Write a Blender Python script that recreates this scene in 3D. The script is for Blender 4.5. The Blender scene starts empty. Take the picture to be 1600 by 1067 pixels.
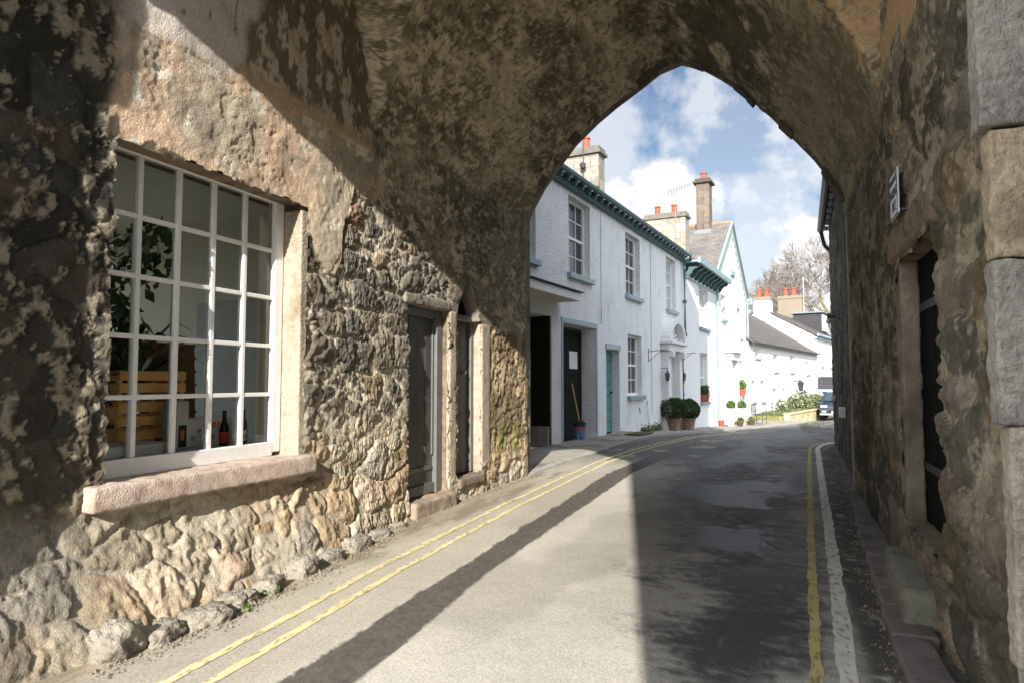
import bpy, bmesh, math, random
import numpy as np
from mathutils import Vector
random.seed(7); RS = np.random.RandomState(11)
S = bpy.context.scene; COL = S.collection
R = math.radians

# ------------------------------------------------------------------ noise
def h2(ix, iy, seed):
    n = (ix.astype(np.int64) * 374761393 + iy.astype(np.int64) * 668265263 + seed * 1274126177) & 0x7fffffff
    n = ((n ^ (n >> 13)) * 1274126177) & 0x7fffffff
    n = ((n ^ (n >> 15)) * 668265263) & 0x7fffffff
    return ((n ^ (n >> 16)) & 0xffffff) / float(0xffffff)
def vn(x, y, seed=0):
    ix = np.floor(x); iy = np.floor(y); fx = x - ix; fy = y - iy
    u = fx*fx*fx*(fx*(fx*6-15)+10); v = fy*fy*fy*(fy*(fy*6-15)+10)
    a = h2(ix, iy, seed); b = h2(ix+1, iy, seed); c = h2(ix, iy+1, seed); d = h2(ix+1, iy+1, seed)
    return a*(1-u)*(1-v) + b*u*(1-v) + c*(1-u)*v + d*u*v
def fbm(x, y, seed=0, o=4, gain=.5):
    t = 0; a = 1; s = 0
    for k in range(o):
        t = t + a*vn(x*2**k + 17.3*k, y*2**k - 9.1*k, seed+k); s += a; a *= gain
    return t/s
def ridged(x, y, seed=0, o=4):
    t = 0; a = 1; s = 0
    for k in range(o):
        t = t + a*(1-np.abs(2*vn(x*2**k+3.1*k, y*2**k+7.7*k, seed+k)-1)); s += a; a *= .5
    return t/s
def voro(x, y, seed=0, jit=.85, pw=3.6):
    ix = np.floor(x); iy = np.floor(y)
    f1 = np.full(x.shape, 9.); f2 = np.full(x.shape, 9.); cx = np.zeros(x.shape); cy = np.zeros(x.shape); idd = np.zeros(x.shape)
    for i in (-1, 0, 1):
        for j in (-1, 0, 1):
            a = ix+i; b = iy+j
            px = a + .5 + (h2(a, b, seed)-.5)*jit; py = b + .5 + (h2(a, b, seed+5)-.5)*jit
            dx = x-px; dy = y-py
            d = (np.abs(dx)**pw + np.abs(dy)**pw)**(1/pw)
            nr = d < f1
            f2 = np.where(nr, f1, np.minimum(f2, d)); cx = np.where(nr, dx, cx); cy = np.where(nr, dy, cy)
            idd = np.where(nr, h2(a, b, seed+9), idd); f1 = np.where(nr, d, f1)
    return f1, f2, idd, cx, cy
def sst(a, b, x):
    t = np.clip((x-a)/(b-a), 0, 1); return t*t*(3-2*t)
def mixc(c, d, m):
    d = np.asarray(d, float); return c*(1-m[..., None]) + d*m[..., None]
def srgb(r, g, b):
    f = lambda c: ((c/255+.055)/1.055)**2.4 if c > 10 else c/255/12.92
    return (f(r), f(g), f(b))

# ------------------------------------------------------------------ materials
MATS = {}
def newmat(name):
    m = bpy.data.materials.new(name); m.use_nodes = True
    nt = m.node_tree; b = nt.nodes['Principled BSDF']; return m, nt, b
def nd(nt, t, **kw):
    n = nt.nodes.new(t)
    for k, v in kw.items():
        if k in n.inputs: n.inputs[k].default_value = v
        else: setattr(n, k, v)
    return n
def M(name, col, rough=.7, noise=.12, nscale=8., bump=0., bscale=60., bdist=.01, metal=0., col2=None, c2scale=2.5, c2lo=.5, c2hi=.62, spec=.5, c2vec=None):
    if name in MATS: return MATS[name]
    m, nt, b = newmat(name); L = nt.links.new
    tc = nd(nt, 'ShaderNodeTexCoord')
    n1 = nd(nt, 'ShaderNodeTexNoise', Scale=nscale, Detail=6., Roughness=.6); L(tc.outputs['Object'], n1.inputs['Vector'])
    mr = nd(nt, 'ShaderNodeMapRange'); mr.inputs['To Min'].default_value = 1-noise; mr.inputs['To Max'].default_value = 1+noise
    mr.inputs['From Min'].default_value = .3; mr.inputs['From Max'].default_value = .7
    L(n1.outputs['Fac'], mr.inputs['Value'])
    base = nd(nt, 'ShaderNodeRGB'); base.outputs[0].default_value = (*col, 1); out = base.outputs[0]
    if col2 is not None:
        n2 = nd(nt, 'ShaderNodeTexNoise', Scale=c2scale, Detail=8., Roughness=.65)
        if c2vec:
            mp_ = nd(nt, 'ShaderNodeMapping'); mp_.inputs['Scale'].default_value = c2vec; L(tc.outputs['Object'], mp_.inputs['Vector']); L(mp_.outputs[0], n2.inputs['Vector'])
        else: L(tc.outputs['Object'], n2.inputs['Vector'])
        r2 = nd(nt, 'ShaderNodeMapRange'); r2.inputs['From Min'].default_value = c2lo; r2.inputs['From Max'].default_value = c2hi
        L(n2.outputs['Fac'], r2.inputs['Value'])
        mx = nd(nt, 'ShaderNodeMix', data_type='RGBA'); L(r2.outputs[0], mx.inputs[0]); L(out, mx.inputs[6]); mx.inputs[7].default_value = (*col2, 1); out = mx.outputs[2]
    vm = nd(nt, 'ShaderNodeVectorMath', operation='SCALE'); L(out, vm.inputs[0]); L(mr.outputs[0], vm.inputs['Scale'])
    L(vm.outputs[0], b.inputs['Base Color'])
    b.inputs['Roughness'].default_value = rough; b.inputs['Metallic'].default_value = metal; b.inputs['Specular IOR Level'].default_value = spec
    if bump:
        n3 = nd(nt, 'ShaderNodeTexNoise', Scale=bscale, Detail=4., Roughness=.6); L(tc.outputs['Object'], n3.inputs['Vector'])
        bp = nd(nt, 'ShaderNodeBump', Strength=bump, Distance=bdist); L(n3.outputs['Fac'], bp.inputs['Height']); L(bp.outputs[0], b.inputs['Normal'])
    MATS[name] = m; return m
def attr_mat(name, fine=.18, fscale=70., bump=.5, bdist=.006, rough=.92, wet=False, speck=0.):
    m, nt, b = newmat(name); L = nt.links.new
    at = nd(nt, 'ShaderNodeAttribute', attribute_name='Col'); tc = nd(nt, 'ShaderNodeTexCoord')
    n1 = nd(nt, 'ShaderNodeTexNoise', Scale=fscale, Detail=5., Roughness=.7); L(tc.outputs['Object'], n1.inputs['Vector'])
    mr = nd(nt, 'ShaderNodeMapRange'); mr.inputs['From Min'].default_value = .3; mr.inputs['From Max'].default_value = .7
    mr.inputs['To Min'].default_value = 1-fine; mr.inputs['To Max'].default_value = 1+fine; L(n1.outputs['Fac'], mr.inputs['Value'])
    sc = mr.outputs[0]
    if speck:
        v = nd(nt, 'ShaderNodeTexVoronoi', Scale=150.); L(tc.outputs['Object'], v.inputs['Vector'])
        sp = nd(nt, 'ShaderNodeSeparateColor'); L(v.outputs['Color'], sp.inputs[0])
        r2 = nd(nt, 'ShaderNodeMapRange'); r2.inputs['To Min'].default_value = 1-speck; r2.inputs['To Max'].default_value = 1+speck; L(sp.outputs[0], r2.inputs['Value'])
        mm = nd(nt, 'ShaderNodeMath', operation='MULTIPLY'); L(sc, mm.inputs[0]); L(r2.outputs[0], mm.inputs[1]); sc = mm.outputs[0]
    vm = nd(nt, 'ShaderNodeVectorMath', operation='SCALE'); L(at.outputs['Color'], vm.inputs[0]); L(sc, vm.inputs['Scale'])
    L(vm.outputs[0], b.inputs['Base Color'])
    if wet:
        ar = nd(nt, 'ShaderNodeAttribute', attribute_name='Rough'); L(ar.outputs['Fac'], b.inputs['Roughness'])
    else: b.inputs['Roughness'].default_value = rough
    b.inputs['Specular IOR Level'].default_value = .22
    n3 = nd(nt, 'ShaderNodeTexNoise', Scale=fscale*1.3, Detail=5., Roughness=.65); L(tc.outputs['Object'], n3.inputs['Vector'])
    bp = nd(nt, 'ShaderNodeBump', Strength=bump, Distance=bdist); L(n3.outputs['Fac'], bp.inputs['Height']); L(bp.outputs[0], b.inputs['Normal'])
    return m
def slate_mat(name, c1, c2, c3=None):
    m, nt, b = newmat(name); L = nt.links.new
    uv = nd(nt, 'ShaderNodeUVMap')
    br = nd(nt, 'ShaderNodeTexBrick', Scale=1.); br.inputs['Brick Width'].default_value = .32; br.inputs['Row Height'].default_value = .2
    br.inputs['Mortar Size'].default_value = .012; br.inputs['Color1'].default_value = (*c1, 1); br.inputs['Color2'].default_value = (*c2, 1)
    br.inputs['Mortar'].default_value = (c1[0]*.35, c1[1]*.35, c1[2]*.35, 1); L(uv.outputs[0], br.inputs['Vector'])
    n = nd(nt, 'ShaderNodeTexNoise', Scale=1.6, Detail=7., Roughness=.65); tc = nd(nt, 'ShaderNodeTexCoord'); L(tc.outputs['Object'], n.inputs['Vector'])
    mr = nd(nt, 'ShaderNodeMapRange'); mr.inputs['From Min'].default_value = .45; mr.inputs['From Max'].default_value = .7; L(n.outputs['Fac'], mr.inputs['Value'])
    mx = nd(nt, 'ShaderNodeMix', data_type='RGBA'); L(mr.outputs[0], mx.inputs[0]); L(br.outputs['Color'], mx.inputs[6]); mx.inputs[7].default_value = (*(c3 or c2), 1)
    L(mx.outputs[2], b.inputs['Base Color']); b.inputs['Roughness'].default_value = .75
    bp = nd(nt, 'ShaderNodeBump', Strength=.6, Distance=.02); L(br.outputs['Fac'], bp.inputs['Height']); bp.invert = True; L(bp.outputs[0], b.inputs['Normal'])
    return m

WHITE = M('white_render', (.84, .84, .825), .9, .10, 22., 1., 24., .045, col2=(.62, .63, .60), c2scale=1.6, c2lo=.5, c2hi=.8, c2vec=(1.5, 1.5, .8))
WHITE2 = M('smooth_white_render', (.74, .735, .72), .9, .05, 5., .6, 24., .02, col2=(.6, .6, .57), c2scale=1.2, c2lo=.52, c2hi=.85, c2vec=(2., 2., .5))
PAINT = M('white_paint', (.80, .80, .77), .45, .05, 20., .15, 90., .002)
CREAMP = M('cream_paint', (.62, .58, .48), .7, .1, 12.)
GREYP = M('grey_blue_paint', srgb(158, 172, 180), .6, .08, 8.)
TEAL = M('teal_paint', srgb(64, 94, 96), .5, .12, 10., .1, 60.)
TEALL = M('pale_teal_paint', srgb(128, 148, 150), .55, .12, 10.)
SLATE = slate_mat('grey_slate', srgb(108, 103, 99), srgb(88, 85, 83), srgb(116, 108, 98))
SLATE2 = slate_mat('brown_slate', srgb(92, 86, 80), srgb(74, 70, 66), srgb(100, 92, 82))
DSLATE = slate_mat('dark_slate', srgb(62, 60, 62), srgb(50, 48, 50))
LEAD = M('lead', (.16, .18, .2), .6, .2, 10.)
ASH = M('grey_ashlar', srgb(150, 143, 128), .9, .22, 5., .5, 40., col2=srgb(105, 98, 86), c2scale=3., c2lo=.5, c2hi=.7)
ASH2 = M('brown_ashlar', srgb(128, 112, 95), .9, .22, 6., .5, 40., col2=srgb(96, 84, 70), c2scale=3., c2lo=.5, c2hi=.7)
BEIGE = M('beige_render', srgb(124, 113, 96), .9, .12, 5.)
TERRA = M('terracotta', srgb(146, 74, 54), .8, .18, 14.)
TERRA2 = M('weathered_terracotta', srgb(124, 98, 80), .85, .2, 10., col2=srgb(150, 130, 112), c2scale=9.)
GREYDOOR = M('grey_door_paint', srgb(72, 72, 68), .5, .2, 6., .25, 80., .003, col2=srgb(88, 86, 80), c2scale=4.)
GREYFRAME = M('grey_frame_paint', srgb(98, 98, 94), .5, .15, 8., .2, 80., .003)
BLACKDOOR = M('black_door_paint', srgb(32, 33, 29), .8, .2, 6., spec=.15)
DKGREEN = M('dark_green_door_paint', srgb(16, 19, 17), .8, .2, 6., spec=.1)
SAND = M('cream_sandstone', srgb(166, 152, 134), .9, .2, 22., 1., 45., .014, col2=srgb(118, 104, 84), c2scale=4., c2lo=.48, c2hi=.72, c2vec=(1, 2.5, .6))
SILLST = M('pink_sandstone', srgb(190, 172, 156), .95, .14, 12., 1., 90., .012, col2=srgb(160, 142, 126), c2scale=8.)
DULLST = M('dull_sandstone', srgb(128, 112, 92), .95, .25, 14., 1., 60., .015, col2=srgb(78, 70, 58), c2scale=5.)
STEPST = M('step_stone', srgb(146, 130, 112), .95, .2, 7., .8, 60., .01, col2=srgb(152, 116, 98), c2scale=2.5, c2lo=.55, c2hi=.6)
CONC = M('concrete', srgb(150, 142, 130), .9, .15, 8., .6, 70., .008, col2=srgb(120, 114, 104), c2scale=2.)
BLOCKST = M('block_stone', srgb(120, 116, 100), .95, .15, 9., .9, 80., .01, col2=srgb(100, 98, 82), c2scale=5.)
METAL = M('dark_iron', (.03, .03, .03), .5, .2, 20.)
STEEL = M('grey_steel', (.35, .36, .38), .4, .1, 20., metal=.8)
WOODL = M('pine_wood', srgb(236, 182, 112), .6, .14, 9., .2, 50.)
WOODD = M('brown_wicker', srgb(120, 78, 52), .8, .3, 40., .5, 120.)
GLASSD = M('dark_window_glass', (.035, .04, .045), .06, .3, 2., spec=.6)
GLASSP = M('pale_window_glass', (.42, .42, .41), .12, .2, 2., spec=.6)
LEAFB = M('box_leaf', srgb(44, 66, 26), .6, .5, 12., col2=srgb(64, 92, 34), c2scale=14.)
LEAFL = M('light_leaf', srgb(72, 98, 38), .6, .4, 12., col2=srgb(100, 116, 52), c2scale=10.)
LEAFG = M('grey_green_leaf', srgb(88, 98, 60), .7, .4, 8., col2=srgb(118, 118, 80), c2scale=6.)
LEAFD = M('houseplant_leaf', srgb(40, 66, 30), .5, .4, 10., col2=srgb(66, 100, 46), c2scale=8.)
BARK = M('pale_bark', srgb(104, 96, 74), .9, .25, 1.5, col2=srgb(104, 102, 68), c2scale=.6)
TWIG = M('brown_twig', srgb(110, 101, 92), .9, .2, .5)
TWIGP = M('grey_twig', srgb(158, 150, 150), .9, .1, .5)
SOIL = M('soil', (.04, .03, .02), .95, .3, 20.)
ROOMW = M('room_plaster', srgb(204, 200, 186), .9, .06, 4.)
WHITEBOX = M('white_card', (.72, .72, .7), .6, .05, 20.)
GREYBOX = M('grey_card', (.35, .35, .34), .6, .08, 20.)
BOTTLE = M('brown_bottle_glass', (.02, .01, .006), .12, .2, 10.)
RED = M('red_label', (.55, .06, .05), .6, .08, 30.)
BLACKL = M('black_label', (.02, .02, .02), .6, .1, 30.)
ORANGE = M('orange_label', (.7, .2, .04), .6, .2, 40.)
NAVY = M('navy_ink', (.02, .025, .06), .6, .05, 30.)
SIGNW = M('sign_white', (.72, .74, .8), .5, .05, 12.)
CARP = M('car_paint', (.022, .03, .045), .25, .1, 3., spec=.7)
CARG = M('car_glass', (.03, .05, .065), .12, .1, 3., spec=.8)
RUBBER = M('tyre_rubber', (.02, .02, .02), .9, .2, 30.)
LAMPG = M('headlamp_glass', (.6, .62, .64), .15, .1, 20.)
TIN = M('blue_tin', srgb(70, 100, 140), .4, .2, 30., col2=srgb(170, 180, 190), c2scale=25.)
BROOM = M('broom_wood', srgb(190, 160, 90), .6, .15, 20.)
VERGE = M('verge_grass', srgb(112, 112, 64), .95, .35, 6., .8, 40., .04, col2=srgb(150, 140, 90), c2scale=3.)
GARWALL = M('garden_wall_stone', srgb(196, 178, 138), .9, .3, 5., .9, 14., .04, col2=srgb(140, 128, 100), c2scale=4.)
PAVE = M('pavement_concrete', srgb(150, 142, 128), .9, .2, 5., .5, 60., .006, col2=srgb(112, 106, 96), c2scale=1.2)
GROUND = M('ground_earth', srgb(110, 108, 92), .95, .25, 2., .5, 20.)
CURT = M('net_curtain', (.55, .55, .53), .8, .1, 30.)
STONEW = attr_mat('rubble_masonry', fine=.22, fscale=60., bump=.75, bdist=.012, speck=.1)
FOOTST = M('footing_stone_grey', srgb(146, 138, 124), .95, .25, 9., 1., 34., .03, col2=srgb(122, 114, 100), c2scale=4.)
TOWERW = M('tower_rubble', srgb(140, 130, 112), .95, .3, 3., 1., 8., .06, col2=srgb(100, 94, 82), c2scale=2.)
def glass_mat():
    m = bpy.data.materials.new('window_glass'); m.use_nodes = True; nt = m.node_tree; nt.nodes.clear(); L = nt.links.new
    o = nd(nt, 'ShaderNodeOutputMaterial'); t = nd(nt, 'ShaderNodeBsdfTransparent'); t.inputs[0].default_value = (.93, .95, .94, 1)
    g = nd(nt, 'ShaderNodeBsdfGlossy'); g.inputs['Roughness'].default_value = .03
    f = nd(nt, 'ShaderNodeFresnel', IOR=1.45); x = nd(nt, 'ShaderNodeMixShader'); L(f.outputs[0], x.inputs[0]); L(t.outputs[0], x.inputs[1]); L(g.outputs[0], x.inputs[2])
    L(x.outputs[0], o.inputs['Surface']); return m
GLASS = glass_mat()

# ------------------------------------------------------------------ mesh helpers
def wloc(o):
    v = Vector((0, 0, 0))
    while o is not None: v = v + Vector(o.location); o = o.parent
    return v
class Fr:
    def __init__(s, p, d, out): s.p = p; s.d = d; s.n = out
    def P(s, a, o, z): return (s.p[0]+s.d[0]*a+s.n[0]*o, s.p[1]+s.d[1]*a+s.n[1]*o, z)
WORLD = Fr((0, 0), (1, 0), (0, 1))
class MB:
    def __init__(s): s.v = []; s.f = []; s.uv = None
    def pts(s, ps):
        k = len(s.v); s.v.extend([tuple(p) for p in ps]); return list(range(k, k+len(ps)))
    def poly(s, ps): s.f.append(s.pts(ps)); return s
    def prism(s, A, B):
        a = s.pts(A); b = s.pts(B); n = len(a)
        s.f.append(a[::-1]); s.f.append(b)
        for i in range(n): j = (i+1) % n; s.f.append([a[i], a[j], b[j], b[i]])
        return s
    def box(s, x0, x1, y0, y1, z0, z1, fr=WORLD):
        P = fr.P
        return s.prism([P(x0, y0, z0), P(x1, y0, z0), P(x1, y1, z0), P(x0, y1, z0)], [P(x0, y0, z1), P(x1, y0, z1), P(x1, y1, z1), P(x0, y1, z1)])
    def tube(s, ps, r, n=8, cap=True):
        ps = [Vector(p) for p in ps]; rs = r if isinstance(r, (list, tuple)) else [r]*len(ps); rings = []
        ref = Vector((0, 0, 1))
        for i, p in enumerate(ps):
            t = (ps[min(i+1, len(ps)-1)]-ps[max(i-1, 0)])
            t = t.normalized() if t.length > 1e-9 else Vector((0, 0, 1))
            u = t.cross(ref)
            if u.length < .05: u = t.cross(Vector((1, 0, 0)))
            u.normalize(); w = t.cross(u)
            rings.append(s.pts([p+(u*math.cos(2*math.pi*k/n)+w*math.sin(2*math.pi*k/n))*rs[i] for k in range(n)]))
        for a, b in zip(rings, rings[1:]):
            for k in range(n): s.f.append([a[k], a[(k+1) % n], b[(k+1) % n], b[k]])
        if cap: s.f.append(rings[0][::-1]); s.f.append(rings[-1])
        return s
    def lathe(s, prof, c, n=20, sq=False):
        rings = []
        for r, z in prof:
            if sq: rings.append(s.pts([(c[0]+r*a, c[1]+r*b, c[2]+z) for a, b in ((-1, -1), (1, -1), (1, 1), (-1, 1))])); 
            else: rings.append(s.pts([(c[0]+r*math.cos(2*math.pi*k/n), c[1]+r*math.sin(2*math.pi*k/n), c[2]+z) for k in range(n)]))
        m = len(rings[0])
        for a, b in zip(rings, rings[1:]):
            for k in range(m): s.f.append([a[k], a[(k+1) % m], b[(k+1) % m], b[k]])
        s.f.append(rings[0][::-1]); s.f.append(rings[-1]); return s
    def build(s, name, mat, parent=None, loc=None, bevel=0., smooth=False, uvfr=None):
        off = wloc(parent) if parent is not None else Vector(loc or (0, 0, 0))
        me = bpy.data.meshes.new(name)
        me.from_pydata([tuple(Vector(p)-off) for p in s.v], [], s.f)
        bm = bmesh.new(); bm.from_mesh(me)
        bmesh.ops.remove_doubles(bm, verts=bm.verts, dist=1e-5) if not bevel else None
        bmesh.ops.recalc_face_normals(bm, faces=bm.faces)
        if bevel: bmesh.ops.bevel(bm, geom=list(bm.edges), offset=bevel, segments=2, affect='EDGES', profile=.6)
        bm.to_mesh(me); bm.free()
        if smooth: me.polygons.foreach_set('use_smooth', [True]*len(me.polygons))
        o = bpy.data.objects.new(name, me); COL.objects.link(o); me.materials.append(mat)
        if parent is not None: o.parent = parent
        else: o.location = off
        if uvfr:
            uvl = me.uv_layers.new(name='UVMap'); d = uvfr.d; n = uvfr.n
            for p in me.polygons:
                flat = abs(p.normal.x*d[0]+p.normal.y*d[1]) < .6
                for li in p.loop_indices:
                    c = Vector(me.vertices[me.loops[li].vertex_index].co)+off
                    a = c.x*d[0]+c.y*d[1]; b = c.x*n[0]+c.y*n[1]
                    uvl.data[li].uv = (a, c.z*1.7) if flat else (b, c.z*1.7)
        return o
def tag(o, label, cat, group=None):
    o['label'] = label; o['category'] = cat
    if group: o['group'] = group
    return o
def thing(name, loc, label, cat, group=None, rz=0):
    o = bpy.data.objects.new(name, None); COL.objects.link(o); o.location = loc; o.rotation_euler.z = rz
    o.empty_display_size = .1
    return tag(o, label, cat, group)
def struct(o): o['kind'] = 'structure'; return o
def dup(o, loc, label=None, parent=None):
    c = o.copy(); COL.objects.link(c)
    if parent is not None: c.parent = parent
    else: c.location = loc
    if label: c['label'] = label
    for ch in list(o.children): dup(ch, None, None, c)
    return c
def np_mesh(name, P, F, mat, parent=None, loc=None, col=None, rough=None, smooth=True):
    off = np.array(wloc(parent) if parent is not None else (loc or (0, 0, 0)), float)
    P = np.asarray(P, np.float32) - off.astype(np.float32); F = np.asarray(F, np.int32)
    me = bpy.data.meshes.new(name); k = F.shape[1]
    me.vertices.add(len(P)); me.vertices.foreach_set('co', P.ravel())
    me.loops.add(F.size); me.loops.foreach_set('vertex_index', F.ravel())
    me.polygons.add(len(F)); me.polygons.foreach_set('loop_start', np.arange(0, F.size, k, dtype=np.int32))
    me.update(calc_edges=True)
    me.polygons.foreach_set('use_smooth', np.full(len(F), smooth))
    if col is not None:
        a = me.color_attributes.new('Col', 'FLOAT_COLOR', 'POINT'); c4 = np.ones((len(P), 4), np.float32); c4[:, :3] = np.clip(col, 0, 1); a.data.foreach_set('color', c4.ravel())
    if rough is not None:
        a = me.attributes.new('Rough', 'FLOAT', 'POINT'); a.data.foreach_set('value', np.asarray(rough, np.float32).ravel())
    me.materials.append(mat); me.validate(); o = bpy.data.objects.new(name, me); COL.objects.link(o)
    if parent is not None: o.parent = parent
    else: o.location = off
    return o
def gridfaces(n, m, keep=None, flip=False):
    i, j = np.meshgrid(np.arange(n-1), np.arange(m-1), indexing='ij'); a = i*m+j
    F = np.stack([a, a+m, a+m+1, a+1], -1)
    if flip: F = F[..., ::-1]
    F = F.reshape(-1, 4)
    return F if keep is None else F[keep.ravel()]
def compact(P, F, *attrs):
    u, inv = np.unique(F.ravel(), return_inverse=True)
    return (P[u], inv.reshape(F.shape)) + tuple(a[u] for a in attrs)
def leaves(name, centers, size, mat, parent, aspect=.55, up=0.):
    n = len(centers); a = RS.normal(size=(n, 3)); a[:, 2] += up; a /= np.linalg.norm(a, axis=1)[:, None]
    b = np.cross(a, RS.normal(size=(n, 3))); b /= np.linalg.norm(b, axis=1)[:, None]
    s = size*(.6+.8*RS.rand(n))[:, None]; c = np.asarray(centers)
    q = np.stack([c-a*s, c+b*s*aspect, c+a*s, c-b*s*aspect], 1).reshape(-1, 3)
    return np_mesh(name, q, np.arange(4*n).reshape(-1, 4), mat, parent, smooth=False)
def rock(name, c, sz, mat, parent=None, seed=0, amp=.18, loc=None, sub=4, rot=0., pw=3.2):
    bm = bmesh.new(); bmesh.ops.create_icosphere(bm, subdivisions=sub, radius=1.)
    V = np.array([v.co[:] for v in bm.verts]); Fc = [[v.index for v in f.verts] for f in bm.faces]; bm.free()
    nrm = (np.abs(V)**pw).sum(1)**(1/pw); V = V/nrm[:, None]
    d = (ridged(V[:, 0]*1.3+seed*3.1+V[:, 2]*.7, V[:, 1]*1.3+V[:, 2]*1.1, seed, 4)-.6)*amp*2 + (fbm(V[:, 0]*4+V[:, 2]*3, V[:, 1]*4-V[:, 2]*2, seed+3, 3)-.5)*amp*.8
    V = V*(1+d)[:, None]*np.array(sz); cr, sr = math.cos(rot), math.sin(rot)
    V = np.stack([V[:, 0]*cr-V[:, 1]*sr, V[:, 0]*sr+V[:, 1]*cr, V[:, 2]], 1)+np.array(c)
    return np_mesh(name, V, Fc, mat, parent, loc)

# ------------------------------------------------------------------ ground levels
def gr(Y): return np.interp(Y, [-60, 15, 17.4, 21.3, 30, 38, 46, 60, 400], [0, 0, -.05, -.22, -.57, -.72, -.93, -1.0, -1.0])

# ================================================================== GATEHOUSE
gate = thing('gatehouse', (-1.3, 5.2, 0), 'dark medieval stone gatehouse arching over the road, with rubble walls and plaster vault', 'gatehouse')
XL, XR = -3.35, .75
PROF = np.array([(-3.35, 3.64), (-3.28, 3.78), (-3.1, 4.08), (-2.87, 4.37), (-2.63, 4.66), (-2.31, 4.93), (-2.04, 5.12), (-1.69, 5.33), (-1.43, 5.50), (-1.17, 5.58),
                 (-.93, 5.47), (-.69, 5.29), (-.38, 5.03), (-.08, 4.69), (.21, 4.33), (.42, 4.06), (.56, 3.84), (.68, 3.62), (.75, 3.45)])
def Hc(Y): return np.interp(Y, [1.0, 1.4, 1.9, 2.6, 3.3, 4.1, 4.5, 4.76, 4.92, 5.05, 5.12, 5.2, 9], [3.2, 4.2, 5.0, 5.5, 5.7, 5.4, 5.0, 4.56, 4.25, 3.85, 3.5, 3.1, 3.0])
ys = [1.38]
while ys[-1] < 9.0: ys.append(ys[-1] + (.0115 + .0012*max(0, ys[-1]-2.5))*(.3 if 4.55 < ys[-1] < 5.62 else 1.))
ys[-1] = 9.0; YS = np.array(ys); NY = len(YS)
zl = np.linspace(-.05, 3.3, 285); NV = 260; zr = np.linspace(3.3, -.05, 225)
def sliceline(Y):
    TL = max(3.64, min(Hc(Y), 5.56)); TR = max(3.45, min(Hc(Y-.42), 5.56))
    ia = int(np.argmax(PROF[:, 1])); lx = np.interp(TL, PROF[:ia+1, 1], PROF[:ia+1, 0]); rx = np.interp(-TR, -PROF[ia:, 1], PROF[ia:, 0])
    mid = [p for p in PROF if lx < p[0] < rx]
    pts = np.array([(XL, 3.3), (XL, TL), (lx, TL)] + [tuple(p) for p in mid] + [(rx, TR), (XR, TR), (XR, 3.3)])
    sg = np.r_[0, np.cumsum(np.hypot(*np.diff(pts, axis=0).T)+1e-6)]; t = np.linspace(0, sg[-1], NV)
    return np.interp(t, sg, pts[:, 0]), np.interp(t, sg, pts[:, 1])
NTOT = len(zl)+NV-2+len(zr)
BX = np.zeros((NY, NTOT)); BZ = np.zeros((NY, NTOT)); nl = len(zl); nr0 = nl+NV-2
for i, Y in enumerate(YS):
    x, z = sliceline(Y)
    BX[i] = np.r_[np.full(nl, XL), x[1:-1], np.full(len(zr), XR)]; BZ[i] = np.r_[zl, z[1:-1], zr]
BY = np.repeat(YS[:, None], NTOT, 1)
zz = BZ[:, :nl]; yy = BY[:, :nl]
bul = np.interp(yy, [1.4, 2.5, 4, 5, 5.8, 9], [.30, .30, .24, .13, .02, 0])*np.clip(1-zz/.62, 0, 1)**1.3
BX[:, :nl] += bul
zzr = BZ[:, nr0:]; yyr = BY[:, nr0:]
BX[:, nr0:] += np.interp(yyr, [2, 4, 9], [0, 0, .05]) + .0*zzr
# normals toward the passage
Pb = np.stack([BX, BY, BZ], -1)
sm = lambda A: A
du = np.gradient(Pb, axis=0); dv = np.gradient(Pb, axis=1); Nn = np.cross(dv, du); Nn /= (np.linalg.norm(Nn, axis=-1)[..., None]+1e-9)
cen = np.stack([np.full_like(BX, -1.3), BY, np.full_like(BX, 2.4)], -1)
Nn *= np.sign(((cen-Pb)*Nn).sum(-1))[..., None]
DISP = np.zeros((NY, NTOT)); CC = np.zeros((NY, NTOT, 3))

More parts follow.
